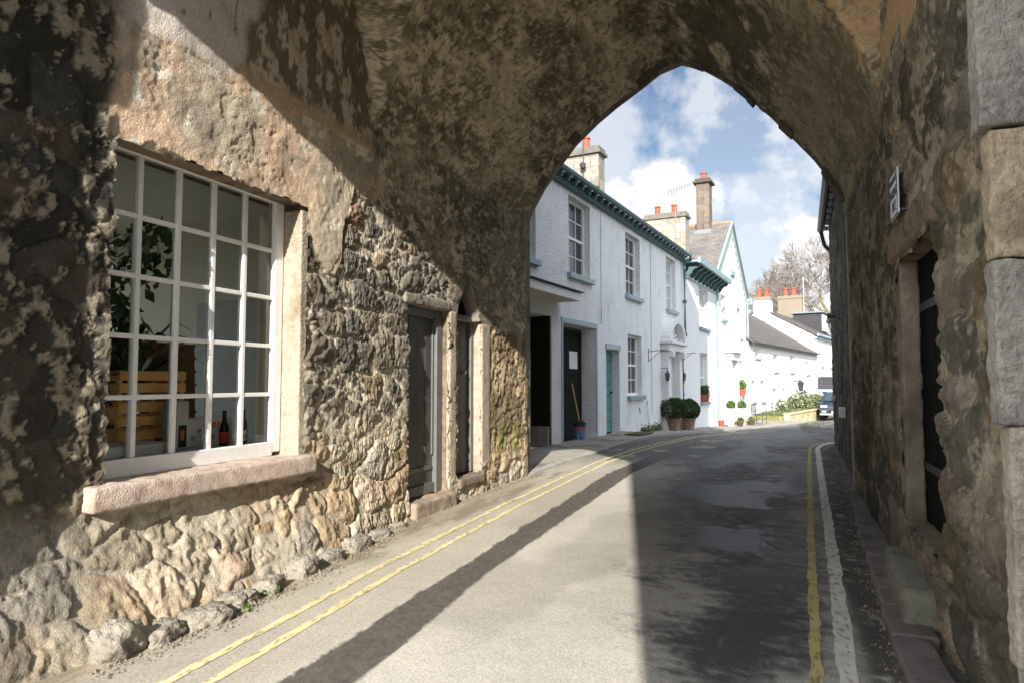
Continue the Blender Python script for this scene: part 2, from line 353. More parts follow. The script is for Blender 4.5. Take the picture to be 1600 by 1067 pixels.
def stones(u, w, seed, su, sw, big):
    """rubble field: height, colour index noise, joint mask"""
    wu = u + (fbm(u*2.2, w*2.2, seed+1, 3)-.5)*.22; ww = w + (fbm(u*2.2+9, w*2.2, seed+2, 3)-.5)*.18
    a = voro(wu/su + .5*(np.floor(ww/sw) % 2)*0, ww/sw, seed+20, .9); b = voro(wu/(su*.5), ww/(sw*.52), seed+40, .95)
    selm = fbm(u*.9+4, w*1.1, seed+60, 2) + .12*(a[2]-.5) + big
    sel = selm > .52
    f1 = np.where(sel, a[0], b[0]); f2 = np.where(sel, a[1], b[1]); idd = np.where(sel, a[2], b[2]*.999); cx = np.where(sel, a[3], b[3]); cy = np.where(sel, a[4], b[4])
    e = (f2-f1)*np.where(sel, 1., .62) + (fbm(u*13, w*13, seed+70, 5, .6)-.5)*.22
    st = sst(.035, .10, e); sc = np.where(sel, 1., .62); dome = sst(.03, .34, e)
    i2 = (idd*7.13) % 1; i3 = (idd*13.7) % 1; i4 = (idd*29.3) % 1
    fac = np.full(u.shape, 9.)
    for k in range(4):
        th = 6.283*k/4 + idd*6.283 + k*.9; sl = .04 + .50*((idd*(17.3+9.7*k)) % 1); off = .16*((idd*(31.7+5.3*k)) % 1)
        fac = np.minimum(fac, off - (cx*np.cos(th)+cy*np.sin(th))*sl)
    fac = np.clip(fac, -.16, .4)
    rx = u*np.cos(idd*6.3)+w*np.sin(idd*6.3); ry = w*np.cos(idd*6.3)-u*np.sin(idd*6.3)
    rg = ridged(rx*6+idd*9, ry*10+idd*5, seed+80, 5); r2 = ridged(u*19, w*15, seed+84, 4); r3 = ridged(u*37, w*33, seed+88, 3)
    rim = sst(.0, .13, e); gl = ridged(u*3.1+2, w*4.3, seed+99, 5)
    h = -.03*(1-rim) + (.016+.020*i2)*sc + dome*.006*sc + fac*.09*sc
    h = h + (rg-.6)*.034*(.3+i4)*sc + (r2-.6)*.024 + (r3-.6)*.013 + (gl-.6)*.030 + (fbm(u*44, w*44, seed+90, 3)-.5)*.010
    hm = .006 + (fbm(u*1.7, w*1.9, seed+101, 3)-.5)*.034 + (fbm(u*8, w*8, seed+95, 5, .6)-.5)*.034 + (fbm(u*30, w*30, seed+97, 3)-.5)*.014
    st = sst(-.004, .005, h-hm); h = np.maximum(h, hm)
    return h, idd, st
PALU = np.array([srgb(116, 110, 99), srgb(104, 99, 91), srgb(126, 119, 107), srgb(96, 91, 82), srgb(132, 123, 108), srgb(112, 107, 98), srgb(120, 111, 98), srgb(142, 126, 104)])
PALL = np.array([srgb(178, 164, 142), srgb(160, 148, 128), srgb(188, 176, 154), srgb(150, 138, 118), srgb(172, 156, 130), srgb(184, 174, 156), srgb(164, 144, 118), srgb(156, 148, 134)])
PALD = np.array([srgb(66, 62, 54), srgb(76, 72, 64), srgb(54, 51, 45), srgb(86, 78, 68), srgb(60, 57, 50), srgb(80, 75, 66), srgb(92, 80, 68), srgb(70, 68, 63)])
PALR = np.array([srgb(98, 92, 80), srgb(114, 105, 92), srgb(82, 77, 67), srgb(120, 106, 93), srgb(104, 97, 84), srgb(118, 109, 97), srgb(126, 110, 88), srgb(92, 87, 78)])
def pal(p, idd, seed):
    k = np.minimum((((idd*97.3+seed) % 1)*len(p)).astype(int), len(p)-1); return p[k]
def vcol(u, w, z2, xx, UU=None, WW=None):
    ut = u; u = (u if UU is None else UU)*.55; w = w if WW is None else WW
    cv = mixc(np.ones(u.shape+(3,))*np.array(srgb(182, 170, 146)), srgb(132, 122, 102), sst(.38, .6, fbm(u*2.2, w*2.2, 404, 7, .66)))
    cv = cv*(.45+1.1*fbm(u*7, w*7, 405, 6, .7))[..., None]*(.75+.5*fbm(u*34, w*34, 415, 3))[..., None]
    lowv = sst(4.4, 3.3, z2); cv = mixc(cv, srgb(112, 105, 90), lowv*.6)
    cv = mixc(cv, srgb(74, 69, 56), sst(.53, .60, fbm(u*3.4+7, w*3.0, 416, 7, .68))*.55)
    pale = sst(.56, .60, fbm(u*8.0, w*6.5, 406, 6, .68)); cv = mixc(cv, srgb(208, 194, 166), pale*.7*sst(.42, .55, fbm(u*1.7, w*1.7, 409, 3)))
    flk = sst(.60, .63, fbm(u*20, w*17, 417, 5, .66)); cv = mixc(cv, srgb(200, 188, 164), flk*.6)
    pit = sst(.63, .67, fbm(u*24+9, w*20, 419, 4, .6)); cv = mixc(cv, srgb(60, 56, 46), pit*.6)
    mossv = sst(.42, .56, fbm(u*2.6+5, w*2.2, 407, 7, .68))*sst(-1.9, -1.0, xx)*sst(.35, .1, xx); cv = mixc(cv, srgb(58, 58, 40), mossv*.85)
    rgt = sst(-.2, .2, xx)*sst(5.75, 5.4, ut); cv = mixc(cv, srgb(190, 160, 122), rgt*sst(.40, .5, fbm(u*3.4, w*3.0, 408, 6, .66))*.8)
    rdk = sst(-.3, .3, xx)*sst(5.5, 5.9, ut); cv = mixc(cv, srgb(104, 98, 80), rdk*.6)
    return np.clip(cv*1.22, .02, 1)*np.array([1., 1.005, .985])
# ---- left wall
u, w = yy, zz
hs, idd, st = stones(u, w, 3, .35, .235, -.02+.16*sst(1.3, .6, w))
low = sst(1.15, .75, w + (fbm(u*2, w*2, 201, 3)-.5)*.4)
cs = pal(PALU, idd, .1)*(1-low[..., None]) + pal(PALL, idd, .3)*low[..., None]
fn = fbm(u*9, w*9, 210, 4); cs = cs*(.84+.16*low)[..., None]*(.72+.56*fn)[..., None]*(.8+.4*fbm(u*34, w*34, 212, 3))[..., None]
mort = np.array(srgb(190, 180, 160))*(1-low[..., None]) + np.array(srgb(182, 172, 152))*low[..., None]
mort = mort*(.8+.4*fbm(u*25, w*25, 215, 3))[..., None]
c = mort*(1-st[..., None]) + cs*st[..., None]
ochre = sst(.60, .70, fbm(u*1.6+3, w*1.9, 220, 3))*low; c = mixc(c, srgb(172, 132, 92), ochre*.2)
brick = (((idd*51.7) % 1) > .985)*st; c = mixc(c, srgb(160, 110, 88), brick*.35)
h = hs*.88
# plaster sheet over the top of the wall
edge = np.interp(u, [1.3, 2.5, 2.62, 4.16, 4.2, 4.42, 4.5, 4.6, 4.66, 4.8, 5.1, 5.4, 5.8, 6.4, 7.0, 7.5, 7.7, 9], [2.5, 2.62, 2.6, 2.6, 2.45, 2.2, 2.16, 2.25, 2.6, 2.85, 2.95, 2.95, 2.72, 2.45, 2.2, 2.1, 2.0, 1.9])
edge = edge + (fbm(u*3.5, w*3.5, 230, 4)-.5)*.26 + (fbm(u*16, w*16, 231, 2)-.5)*.07
pm = sst(-.012, .012, w-edge)
hp = .030 + (sst(.60, .64, fbm(u*5, w*5, 237, 6, .68)))*-.005 + (fbm(u*1.3, w*1.3, 235, 2)-.5)*.045 + (fbm(u*6, w*6, 236, 6, .55)-.5)*.020 + (fbm(u*30, w*30, 238, 3)-.5)*.007
cp = mixc(np.ones(u.shape+(3,))*np.array(srgb(188, 174, 152)), srgb(206, 170, 140), .55*sst(.36, .66, fbm(u*1.5+2, w*1.7, 240, 5, .6)))
cp = mixc(cp, srgb(154, 144, 128), sst(.46, .66, fbm(u*2.2, w*2.4, 244, 6, .62))*.8); cp = cp*(.8+.4*fbm(u*12, w*12, 246, 3))[..., None]
cp = mixc(cp, srgb(216, 206, 188), sst(.66, .70, fbm(u*5.5, w*5.5, 248, 5, .6)))
dkm = sst(4.95, 5.35, u + (fbm(u*3, w*3, 250, 3)-.5)*.5)   # older dark lime on the arch springing
cp = cp*(1-dkm[..., None]) + vcol(u, w-3.3, w, np.full_like(u, XL))*dkm[..., None]
h = h*(1-pm)+hp*pm; c = c*(1-pm[..., None])+cp*pm[..., None]
# rough-cast end of the wall
rm = sst(7.45, 7.75, u + (fbm(u*4, w*4, 260, 3)-.5)*.4)*sst(.28, .42, w+(fbm(u*5, w*5, 261, 2)-.5)*.2)*(1-pm)
hr = .02 + (fbm(u*13, w*13, 262, 3)-.5)*.05 + (fbm(u*34, w*34, 263, 2)-.5)*.018
crr = mixc(np.ones(u.shape+(3,))*np.array(srgb(172, 152, 122)), srgb(126, 110, 86), sst(.45, .6, fbm(u*3, w*2.2, 264, 4)))
crr = mixc(crr, srgb(128, 132, 70), sst(.5, .62, fbm(u*2.6, w*1.6, 266, 3))*sst(1.1, .5, w)*.8)
h = h*(1-rm)+hr*rm; c = c*(1-rm[..., None])+crr*rm[..., None]
# left of the window: sooty stones with flaking pale mortar
lm = sst(2.66, 2.54, u + (fbm(u*5, w*5, 270, 3)-.5)*.12)*sst(.35, .8, w+(fbm(u*3, w*3, 271, 3)-.5)*.5)
hl, idl, stl = stones(u, w, 305, .30, .24, .12)
cl = pal(PALD, idl, .6)*(.40+.65*fbm(u*8, w*8, 272, 4))[..., None]
lich = sst(.535, .56, fbm(u*9+1, w*6, 274, 6, .7) + .05*(1-stl)); cl = mixc(cl, np.array(srgb(146, 136, 116)), lich*.85*sst(.3, .6, fbm(u*24, w*24, 277, 3)))
cl = mixc(cl, srgb(44, 44, 34), sst(.55, .66, fbm(u*2.2, w*1.5, 276, 6, .6))*(1-lich)*.8)
h = h*(1-lm)+(hl*.55+lich*.012)*lm; c = c*(1-lm[..., None])+cl*lm[..., None]
# dark low stones at the near end
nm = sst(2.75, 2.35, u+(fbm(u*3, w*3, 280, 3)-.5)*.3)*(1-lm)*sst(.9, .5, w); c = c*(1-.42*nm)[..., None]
moss = sst(.58, .68, fbm(u*2.5, w*5, 284, 4))*sst(.85, .66, w)*sst(.5, .62, w); c = mixc(c, srgb(84, 84, 46), moss*.7)
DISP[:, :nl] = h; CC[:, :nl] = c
# ---- vault
u = BY[:, nl:nr0]; xx = BX[:, nl:nr0]; z2 = BZ[:, nl:nr0]; w = np.where(xx < -1.17, z2+xx, 11.16-z2+xx) - 3.3 - XL
TLv = np.array([max(3.64, min(Hc(Y), 5.56)) for Y in YS])[:, None]; TRv = np.array([max(3.45, min(Hc(Y-.42), 5.56)) for Y in YS])[:, None]
web = ((xx < -1.17) & (np.abs(z2-TLv) < .012) & (TLv > 3.66)) | ((xx >= -1.17) & (np.abs(z2-TRv) < .012) & (TRv > 3.47))
UU = np.where(web, xx*1.6+40, u); WW = np.where(web, z2-.7*u, w)
DISP[:, nl:nr0] = (fbm(u*.9, w*1.3, 401, 3)-.5)*.10 + (fbm(UU*3, WW*4, 402, 7, .6)-.5)*.055 + (fbm(UU*14, WW*18, 403, 3)-.5)*.014 + .02
cv = vcol(u, w, z2, xx, UU, WW)
wl = sst(-3.28, -3.33, xx)*sst(5.12, 5.0, u)     # lunette over the window: flaking paint
cw = mixc(np.ones(u.shape+(3,))*np.array(srgb(122, 110, 92)), srgb(196, 182, 160), sst(.515, .54, fbm(u*9, z2*7, 410, 6, .68)))
gp = sst(3.46, 3.36, u + (fbm(u*3, z2*3, 412, 3)-.5)*.35 - (z2-3.3)*.25); cw = mixc(cw, srgb(198, 188, 178), gp)
cw = mixc(cw, srgb(120, 108, 96), gp*sst(.93, .965, ridged(u*2.4, z2*2.4, 413, 2)))
cw = mixc(cw, srgb(186, 162, 132), sst(3.46, 3.36, z2 + (fbm(u*3, z2*3, 414, 3)-.5)*.2)*(1-.9*gp))
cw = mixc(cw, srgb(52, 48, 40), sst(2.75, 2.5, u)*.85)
cv = cv*(1-wl[..., None]) + cw*wl[..., None]
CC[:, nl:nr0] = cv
# ---- right wall
u, w = yyr, zzr
hs, idd, st = stones(u, w, 503, .64, .27, .16); hs = hs*1.0
c = pal(PALR, idd, .2)*(.75+1.0*fbm(u*9, w*9, 510, 5, .62))[..., None]; mc = np.array(srgb(158, 148, 130))*(.6+1.*fbm(u*18, w*18, 511, 3))[..., None]
c = mc*(1-st[..., None])+c*st[..., None]
c = mixc(c, srgb(50, 47, 38), sst(.48, .62, fbm(u*1.3, w*2.4, 512, 7, .68))*.45)
c = mixc(c, srgb(70, 70, 44), sst(.52, .66, fbm(u*1.1+8, w*2, 513, 6, .66))*.6)
str_ = sst(.57, .62, fbm(u*5, w*6, 514, 6, .7))*sst(.5, 1.1, w); c = mixc(c, srgb(178, 166, 140), str_*.6)
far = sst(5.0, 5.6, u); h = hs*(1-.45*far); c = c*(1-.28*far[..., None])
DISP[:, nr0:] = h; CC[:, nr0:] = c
# blend displacement across the wall/vault joins
for j0, sgn in ((nl, 1), (nr0, -1)):
    for k in range(16):
        f = .5+.5*k/16; ja = j0-1-k; jb = j0+k
        m = .5*(DISP[:, ja]+DISP[:, jb]); DISP[:, ja] = DISP[:, ja]*f+m*(1-f); DISP[:, jb] = DISP[:, jb]*f+m*(1-f)
PW = Pb + Nn*DISP[..., None]
def cutmask(yc, zc, rects, arch=None):
    k = np.ones(yc.shape, bool)
    for (a, b, c0, d0) in rects: k &= ~((yc > a) & (yc < b) & (zc > c0) & (zc < d0))
    return k
def sub(j0, j1, name, rects, flip=False):
    P = PW[:, j0:j1]; yc = .25*(BY[:-1, j0:j1-1]+BY[1:, j0:j1-1]+BY[:-1, j0+1:j1]+BY[1:, j0+1:j1]); zc = .25*(BZ[:-1, j0:j1-1]+BZ[1:, j0:j1-1]+BZ[:-1, j0+1:j1]+BZ[1:, j0+1:j1])
    jy = (fbm(yc*9, zc*9, 77, 3)-.5)*.05; jz = (fbm(yc*9+50, zc*9, 78, 3)-.5)*.05
    keep = cutmask(yc+jy, zc+jz, rects)
    if j0 == 0:   # pointed head of the narrow doorway
        hw = .33*np.clip((2.47-zc)/.42, 0, 1)**.75
        keep &= ~((np.abs(yc+jy*.5-7.06) < hw) & (zc > 2.04) & (zc < 2.47))
    F = gridfaces(NY, j1-j0, keep, flip)
    Pf, Ff, Cf = compact(P.reshape(-1, 3), F, CC[:, j0:j1].reshape(-1, 3))
    return np_mesh(name, Pf, Ff, STONEW, gate, col=Cf)
WIN = (2.60, 4.20, .72, 2.635); DR1 = (5.74, 6.58, .1, 2.07); DR2 = (6.8, 7.44, .22, 2.05); DRR = (3.92, 5.12, .42, 2.08)
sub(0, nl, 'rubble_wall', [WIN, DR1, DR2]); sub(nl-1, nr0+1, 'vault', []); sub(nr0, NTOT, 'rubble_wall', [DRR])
# hole returns (thickness of the masonry behind the displaced face)
def returns(name, X0, X1, y0, y1, z0, z1, mat, right=None, pad=.012):
    mb = MB(); q = lambda a, b, c, d: mb.poly([a, b, c, d])
    a0, a1, b0, b1 = y0-pad, y1+pad, z0-pad, z1+pad
    q((X0, a0, b0), (X0, a0, b1), (X1, a0, b1), (X1, a0, b0)); q((X0, a1, b0), (X0, a1, b1), (X1, a1, b1), (X1, a1, b0))
    q((X0, a0, b1), (X0, a1, b1), (X1, a1, b1), (X1, a0, b1)); q((X0, a0, b0), (X0, a1, b0), (X1, a1, b0), (X1, a0, b0))
    return mb.build(name, mat, gate)
returns('window_reveal', XL+.0, XL-.3, *WIN, DULLST)
MB().box(XL-.16, XL+.012, 4.155, 4.235, .74, 2.60).build('jamb_stone', SAND, gate, bevel=.012)
MB().box(XL-.30, XL-.162, 4.155, 4.235, .74, 2.68).build('jamb_stone', SAND, gate, bevel=.006)
# sill
def rough_box(name, x0, x1, y0, y1, z0, z1, mat, parent, amp=.006, step=.02, seed=0, r=.02):
    bm = bmesh.new(); bmesh.ops.create_cube(bm, size=1.)
    for v in bm.verts: v.co = Vector((x0+(v.co.x+.5)*(x1-x0), y0+(v.co.y+.5)*(y1-y0), z0+(v.co.z+.5)*(z1-z0)))
    bmesh.ops.bevel(bm, geom=list(bm.edges), offset=r, segments=3, affect='EDGES', profile=.55)
    for k in range(7):
        ed = [e for e in bm.edges if e.calc_length() > step]
        if not ed: break
        bmesh.ops.subdivide_edges(bm, edges=ed, cuts=1, use_grid_fill=True)
        if len(bm.verts) > 30000: break
    bmesh.ops.triangulate(bm, faces=bm.faces)
    bm.normal_update()
    V = np.array([v.co[:] for v in bm.verts]); Nv = np.array([v.normal[:] for v in bm.verts]); Fc = np.array([[v.index for v in f.verts] for f in bm.faces]); bm.free()
    d = (fbm(V[:, 0]*9+V[:, 2]*13+seed, V[:, 1]*9+V[:, 2]*7, seed, 4)-.5)*amp*2.2 + (fbm(V[:, 0]*21+V[:, 2]*8, V[:, 1]*21+V[:, 2]*19, seed+2, 2)-.5)*amp*.9
    return np_mesh(name, V+Nv*d[:, None], Fc, mat, parent)
rough_box('window_sill', XL-.2, XL+.11, 2.47, 4.26, .635, .765, SILLST, gate, .006, .025, 5, .018)
# window frame with glazing bars
WX = -3.53
mb = MB()
mb.box(WX-.05, WX+.03, 2.53, 2.62, .79, 2.70); mb.box(WX-.05, WX+.03, 4.065, 4.15, .79, 2.70); mb.box(WX-.05, WX+.03, 2.62, 4.065, 2.645, 2.72)
mb.box(WX-.045, WX+.032, 2.62, 4.065, .765, .865)
win = mb.build('window', PAINT, gate, bevel=.006)
mb = MB()
for y in (2.915, 3.20, 3.487, 3.775): mb.box(WX-.03, WX+.012, y-.016, y+.016, .865, 2.645)
for z in (1.215, 1.57, 1.925, 2.28):
    ye = [2.62, 2.899, 2.931, 3.184, 3.216, 3.471, 3.503, 3.759, 3.791, 4.065]
    for k in range(0, 10, 2): mb.box(WX-.028, WX+.009, ye[k], ye[k+1], z-.014, z+.014)
mb.build('glazing_bars', PAINT, win, bevel=.004)
MB().poly([(WX-.012, 2.62, .865), (WX-.012, 4.065, .865), (WX-.012, 4.065, 2.645), (WX-.012, 2.62, 2.645)]).build('pane', GLASS, win)
MB().lathe([(.018, -.0), (.026, .006), (.026, .02), (.012, .026)], (0, 0, 0), 14).build('cable_clip', PAINT, gate)
bpy.data.objects['cable_clip'].location = (XL+.02-(-1.3), 4.17-5.2, 1.36); bpy.data.objects['cable_clip'].rotation_euler = (0, R(90), 0)
# room behind the window
mb = MB(); X0, X1, y0, y1, z0, z1 = -7.28, -3.66, 1.7, 5.3, 0., 2.95
for q in ([(X0, y0, z0), (X0, y1, z0), (X0, y1, .5), (X0, y0, .5)], [(X0, y0, 2.7), (X0, y1, 2.7), (X0, y1, z1), (X0, y0, z1)], [(X0, y0, .5), (X0, 1.9, .5), (X0, 1.9, 2.7), (X0, y0, 2.7)], [(X0, 5.1, .5), (X0, y1, .5), (X0, y1, 2.7), (X0, 5.1, 2.7)], [(X0, y0, z0), (X1, y0, z0), (X1, y0, z1), (X0, y0, z1)], [(X0, y1, z0), (X1, y1, z0), (X1, y1, z1), (X0, y1, z1)],
          [(X0, y0, z1), (X1, y0, z1), (X1, y1, z1), (X0, y1, z1)], [(X0, y0, z0), (X1, y0, z0), (X1, y1, z0), (X0, y1, z0)],
          [(X1, y0, z0), (X1, 2.5, z0), (X1, 2.5, z1), (X1, y0, z1)], [(X1, 4.24, z0), (X1, y1, z0), (X1, y1, z1), (X1, 4.24, z1)], [(X1, 2.5, z0), (X1, 4.24, z0), (X1, 4.24, .75), (X1, 2.5, .75)], [(X1, 2.5, 2.75), (X1, 4.24, 2.75), (X1, 4.24, z1), (X1, 2.5, z1)]):
    mb.poly(q)
mb.build('room_plaster', ROOMW, gate)
MB().box(-5.5, -4.7, 5.24, 5.28, .01, 2.1).build('room_door', GREYBOX, gate, bevel=.01)
MB().box(-4.75, -3.60, 2.2, 4.7, .80, .855).build('window_board', WHITEBOX, gate, bevel=.005)
# doors on the left
def plank_door(name, X, y0, y1, z0, z1, n, mat, parent, gap=.006):
    mb = MB(); w = (y1-y0)/n
    for k in range(n): mb.box(X-.03, X+.002*(k % 2), y0+k*w+gap/2, y0+(k+1)*w-gap/2, z0, z1)
    mb.box(X-.05, X-.028, y0, y1, z0, z1)
    return mb.build(name, mat, parent, bevel=.003)
returns('door_reveal', XL-.005, XL-.2, *DR1, DULLST)
d1 = plank_door('door', XL-.10, 5.76, 6.46, .2, 1.97, 4, GREYDOOR, gate)
MB().box(XL-.13, XL-.05, 6.46, 6.58, .15, 2.06).box(XL-.13, XL-.055, 5.74, 6.459, 1.971, 2.06).box(XL-.13, XL-.07, 5.76, 6.459, .16, .26).build('door_frame', GREYFRAME, d1, bevel=.006)
MB().box(XL-.098, XL-.082, 6.42, 6.455, .55, 1.9).box(XL-.098, XL-.085, 5.8, 6.42, .40, .44).build('door_batten', GREYFRAME, d1, bevel=.003)
returns('door_reveal', XL-.005, XL-.2, DR2[0], DR2[1], DR2[2], 2.0, SAND)
d2 = plank_door('door', XL-.12, 6.8, 7.37, .26, 2.02, 3, GREYDOOR, gate)
MB().box(XL-.14, XL-.075, 7.371, 7.44, .26, 2.02).box(XL-.14, XL-.07, 6.8, 7.44, 2.021, 2.08).build('door_frame', GREYFRAME, d2, bevel=.006)
MB().tube([(XL-.12, 7.2, 1.42), (XL-.06, 7.2, 1.42)], [.012, .022], 10).build('door_knob', STEEL, d2, smooth=True)
MB().poly([(XL-.15, 6.6, 2.0), (XL-.15, 7.5, 2.0), (XL-.15, 7.5, 2.6), (XL-.15, 6.6, 2.6)]).build('tympanum', BLACKDOOR, gate)
rough_box('stone_mullion', XL-.2, XL+.035, 6.60, 6.775, .06, 2.08, SAND, gate, .004, .03, 9, .03)
mb = MB()   # cusped head stones of the narrow doorway
for sg, y0 in ((1, 6.62), (-1, 7.56)):
    pts = [(y0, 2.02), (y0+sg*.17, 2.02), (y0+sg*.2, 2.14), (y0+sg*.27, 2.25), (y0+sg*.36, 2.36), (y0+sg*.44, 2.50), (y0+sg*.40, 2.56), (y0+sg*.2, 2.42), (y0+sg*.05, 2.26)]
    mb.prism([(XL-.16, a, b) for a, b in pts], [(XL+.028, a, b) for a, b in pts])
mb.build('cusped_head', M('head_stone', srgb(122, 114, 102), .95, .2, 9., .8, 50., .01), gate, bevel=.012)
rough_box('jamb_stone', XL-.2, XL+.035, 7.45, 7.70, .25, 2.0, SAND, gate, .004, .03, 12, .025)
rough_box('lintel', XL-.16, XL+.035, 5.66, 6.63, 2.06, 2.17, M('lintel_stone', srgb(132, 124, 110), .95, .2, 9., .8, 50., .01), gate, .01, .03, 15, .025)
rough_box('door_step', XL-.2, XL+.12, 5.74, 6.62, -.05, .15, STEPST, gate, .012, .03, 17, .03)
rough_box('door_step', XL-.2, XL+.07, 6.80, 7.46, .14, .245, DULLST, gate, .01, .03, 19, .025)
# right hand doorway
returns('door_reveal', XR+.01, XR+.25, DRR[0], DRR[1], DRR[2], DRR[3], DULLST)
mb = MB()
for k in range(9): mb.box(XR+.10+.003*(k % 2), XR+.15, 3.76+.15*k, 3.76+.15*k+.143, .42, 2.1)
rd_ = mb.box(XR+.13, XR+.16, 3.75, 5.12, .421, 2.099).build('door', DKGREEN, gate, bevel=.004)
for z in (.75, 1.75): MB().box(XR+.092, XR+.10, 4.3, 5.04, z, z+.05).build('strap_hinge', METAL, rd_)
MB().tube([(XR+.1, 4.1, 1.25), (XR+.05, 4.1, 1.25)], [.015, .03], 10).build('door_knob', STEEL, rd_)
rough_box('jamb_stone', XR-.015, XR+.098, 5.06, 5.24, .38, 2.1, M('pink_brown_sandstone', srgb(150, 136, 118), .95, .3, 16., 1., 40., .02, col2=srgb(96, 86, 72), c2scale=4., c2lo=.42, c2hi=.66), gate, .01, .03, 23, .02)
rough_box('lintel', XR-.05, XR+.2, 3.85, 5.28, 2.1, 2.31, DULLST, gate, .02, .04, 25, .04)
rough_box('threshold', XR-.03, XR+.2, 3.85, 5.2, .34, .42, DULLST, gate, .01, .03, 26, .02)
# great quoins of the near arch on the right
QS = 1
qm = [M('quoin_beige', srgb(176, 164, 144), .95, .3, 26., 1., 38., .02, col2=srgb(112, 104, 92), c2scale=3., c2lo=.45, c2hi=.75), M('quoin_grey', srgb(160, 154, 143), .95, .28, 30., 1., 42., .02, col2=srgb(112, 108, 102), c2scale=3.5, c2lo=.45, c2hi=.75),
      M('quoin_tan', srgb(180, 162, 134), .95, .3, 26., 1., 38., .02, col2=srgb(126, 112, 92), c2scale=3., c2lo=.45, c2hi=.75)]
zq = [-.1, .46, 1.17, 1.67, 2.075, 2.62, 3.1, 3.6]; xq = [.645, .625, .60, .605, .58, .58, .575]; mi = [0, 0, 1, 2, 1, 2, 0]
for k in range(7):
    rough_box('quoin', xq[k], 1.5, 2.42+.012*(k % 2), 2.53, zq[k]+.003, zq[k+1]-.003, qm[mi[k]], gate, .007, .018, 30+k, .012)
# far arch ring
mb = MB(); cx, cz = -1.25, 3.2; i = 0
sg = np.r_[0, np.cumsum(np.hypot(*np.diff(PROF, axis=0).T))]; t = 0
while t < sg[-1]:
    L = random.uniform(.13, .24); t2 = min(t+L, sg[-1]); j = random.uniform(-.03, .05); a = .015
    P1 = [np.interp(t-a*.3, sg, PROF[:, k]) for k in (0, 1)]; P2 = [np.interp(t2+a*.3, sg, PROF[:, k]) for k in (0, 1)]
    def rad(p, r): 
        n = np.array([cx-p[0], cz-p[1]]); n /= np.linalg.norm(n); return (p[0]+n[0]*r, p[1]+n[1]*r)
    yb = 8.80+random.uniform(-.02, .02); ye = 9.02+random.uniform(-.015, .02)
    q = [rad(P1, .03+j), rad(P2, .03+j+random.uniform(-.02, .02)), rad(P2, -.25), rad(P1, -.25)]
    mb.prism([(x, yb, z) for x, z in q], [(x, ye, z) for x, z in q]); t = t2
mb.build('arch_ring', M('arch_stone', srgb(92, 84, 70), .95, .3, 6., 1., 30., .02, col2=srgb(58, 54, 42), c2scale=3.), gate, bevel=.014)
# jamb arris stones at the far left corner
mb = MB(); z = 0.
while z < 3.6:
    hh = random.uniform(.16, .32); j = random.uniform(0, .02); mb.box(XL-.3, XL+.012+j, 8.93, 9.04+random.uniform(-.012, .012), z, min(z+hh-.006, 3.62)); z += hh
mb.build('arris_stones', M('arris_stone', srgb(140, 126, 100), .95, .3, 6., 1., 30., .02, col2=srgb(104, 96, 66), c2scale=3.), gate, bevel=.014)
# outer shell of the tower
def arch_wall(name, y0, y1, xa, xb, zt, prof, mat):
    mb = MB(); pr = [(prof[0][0], -.2)] + list(prof) + [(prof[-1][0], -.2)]
    for y in (y0, y1):
        mb.poly([(xa, y, -.2), (pr[0][0], y, -.2), (pr[0][0], y, zt), (xa, y, zt)]); mb.poly([(pr[-1][0], y, -.2), (xb, y, -.2), (xb, y, zt), (pr[-1][0], y, zt)])
        for a, b in zip(prof, prof[1:]):
            if abs(a[0]-b[0]) > 1e-6: mb.poly([(a[0], y, a[1]), (b[0], y, b[1]), (b[0], y, zt), (a[0], y, zt)])
    for a, b in zip(pr, pr[1:]): mb.poly([(a[0], y0, a[1]), (b[0], y0, b[1]), (b[0], y1, b[1]), (a[0], y1, a[1])])
    for x in (xa, xb): mb.poly([(x, y0, -.2), (x, y1, -.2), (x, y1, zt), (x, y0, zt)])
    mb.poly([(xa, y0, zt), (xb, y0, zt), (xb, y1, zt), (xa, y1, zt)])
    return mb.build(name, mat, gate)
NEAR = [(-3.1, 3.36), (-3.05, 3.44), (-3.035, 3.66), (-3.1, 3.80), (-3.11, 4.40), (-3.02, 4.58), (-2.95, 4.72), (-2.86, 4.86), (-2.79, 4.95), (-2.67, 5.10), (-2.57, 5.22), (-2.45, 5.34), (-2.33, 5.46), (-2.18, 5.58), (-1.9, 5.75), (-1.63, 5.88), (-1.2, 6.04),
        (-.7, 5.86), (-.13, 5.52), (.3, 4.95), (.6, 4.4), (.66, 4.1), (.66, 0.)]
TH = 12.6
arch_wall('front_wall', 1.05, 1.39, -7.6, 1.5, TH, NEAR, TOWERW)
arch_wall('rear_wall', 9.06, 9.3, -7.6, 1.42, TH, [(p[0]+(.0 if abs(p[0]+1.2) < .2 else (-.03 if p[0] < -1.2 else .03)), p[1]+.03) for p in PROF], TOWERW)
MB().box(-7.6, -7.3, 1.39, 1.9, -.2, TH).box(-7.6, -7.3, 5.1, 9.06, -.2, TH).box(-7.6, -7.3, 1.9, 5.1, -.2, .5).box(-7.6, -7.3, 1.9, 5.1, 2.7, TH).build('side_wall', TOWERW, gate); MB().box(1.1, 1.42, 1.39, 9.06, -.2, TH).build('side_wall', TOWERW, gate)
MB().box(-7.3, 1.1, 1.39, 9.06, TH-.3, TH-.05).build('roof', LEAD, gate)
